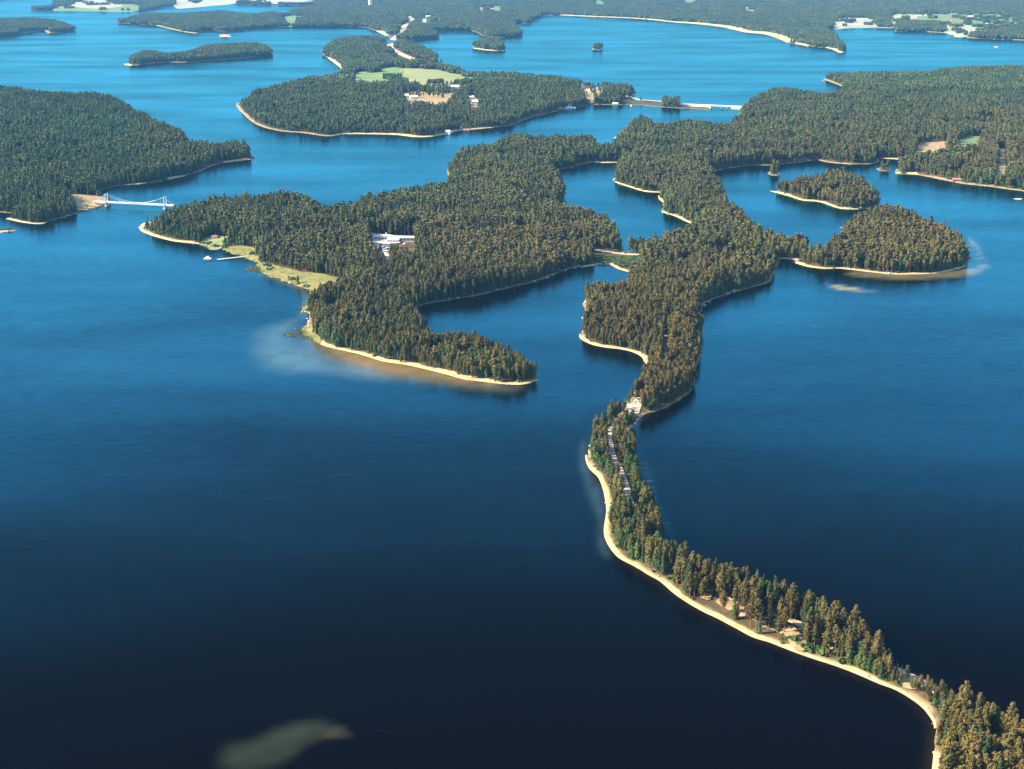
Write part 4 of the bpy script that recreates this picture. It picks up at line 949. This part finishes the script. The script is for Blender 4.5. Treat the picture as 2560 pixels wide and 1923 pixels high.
# boats
def boat(px, py, l, w_, rz, label, cabin=True, masts=0):
    e = empty('boat', px, py, rz, label, 'boat', 'boats on the lake', z=0)
    st = [(-.5, .42, .8), (-.3, .5, .8), (.1, .5, .85), (.35, .33, .95), (.5, .02, 1.1)]; V = []; Fs = []
    for t, hw, zt in st: V += [(t*l, -hw*w_*.55, -.5), (t*l, hw*w_*.55, -.5), (t*l, hw*w_, zt*w_*.5), (t*l, -hw*w_, zt*w_*.5)]
    for j in range(4):
        for i in range(4): Fs.append((j*4+i, j*4+(i+1) % 4, (j+1)*4+(i+1) % 4, (j+1)*4+i))
    Fs += [(3, 2, 1, 0), (16, 17, 18, 19)]; mesh_obj('hull', V, Fs, M['white'], e)
    if cabin:
        c = boxes('cabin', [((-.08*l, 0, w_*.4), (l*.45, w_*.62, w_*.45))], 'white', e); boxes('window', [((-.08*l, -w_*.32, w_*.55), (l*.4, .1, w_*.16))], 'glass', c)
    for i in range(masts): V = []; Fs = []; tube(V, Fs, (-.1*l+i*l*.2, 0, w_*.3), (-.1*l+i*l*.2, 0, w_*.3+9), .25); mesh_obj('mast', V, Fs, M['white'], e)
boat(1424, 272, 28, 6, .15, 'white passenger boat moored at the shore of the central island', masts=2)
boat(1578, 266, 11, 3.5, 1.3, 'small white boat just off the causeway end'); boat(1570, 261, 10, 3.2, .2, 'white boat moored close under the causeway end')
boat(1545, 346, 14, 4, .1, 'white boat at the tip of the wooded point')
# water tower
e = empty('water_tower', 926, 22, 0, 'tall white water tower cut by the top edge of the view', 'tower')
def lathe(name, prof, m, parent, k=20):
    V = [(r*math.cos(6.283*i/k), r*math.sin(6.283*i/k), z) for r, z in prof for i in range(k)]; n = len(prof)
    Fs = [(j*k+i, j*k+(i+1) % k, (j+1)*k+(i+1) % k, (j+1)*k+i) for j in range(n-1) for i in range(k)]+[tuple(range((n-1)*k, n*k))]
    return mesh_obj(name, V, Fs, M[m], parent)
lathe('shaft', [(11, -2), (10, 55), (10, 58)], 'white', e); lathe('tank', [(10.2, 58), (17, 66), (17, 78), (13, 82), (.5, 83)], 'white', e)
# boulders on the stony neck
for i in range(22):
    px = 1566+34*rng.random(); py = 1005+58*rng.random(); e = None
    x, y = (float(v) for v in at(px, py, 2))
    if sdat(np.array([x]), np.array([y]))[0] < 1: continue
    V = []; Fs = []; r = .7+1.3*rng.random(); k = 7
    for j, (f, z) in enumerate(((.9, 0), (1, .4), (.75, .85), (.3, 1.05))):
        for q in range(k): a = 6.283*q/k; g = r*f*(.8+.35*rng.random()); V.append((g*math.cos(a), g*math.sin(a), z*r*.8-.2))
    Fs = [(j*k+q, j*k+(q+1) % k, (j+1)*k+(q+1) % k, (j+1)*k+q) for j in range(3) for q in range(k)]+[tuple(range(3*k, 4*k))]
    o = mesh_obj('boulder', V, Fs, M['stone']); o.location = (x, y, float(zat(np.array([x]), np.array([y]))[0])+.3); tag(o, 'pale granite boulder on the open stony neck of the ridge', 'boulder', 'boulders on the stony neck')

# ------------------------------------------------------------------ haze
V = []; Fs = []; box(V, Fs, (0, 20000, -7.0), (110000, 70000, CAMH+60))
hz = mesh_obj('haze', V, Fs); m = bpy.data.materials.new('haze'); m.use_nodes = True; nt = m.node_tree; nt.nodes.remove(nt.nodes['Principled BSDF'])
pv_ = N(nt, 'ShaderNodeVolumePrincipled'); pv_.inputs['Density'].default_value = HAZE; pv_.inputs['Color'].default_value = (.17, .53, .98, 1); pv_.inputs['Anisotropy'].default_value = .1
nt.links.new(pv_.outputs[0], nt.nodes['Material Output'].inputs['Volume']); hz.data.materials.append(m); tag(hz, 'thin blue haze over the lakes', kind='stuff')
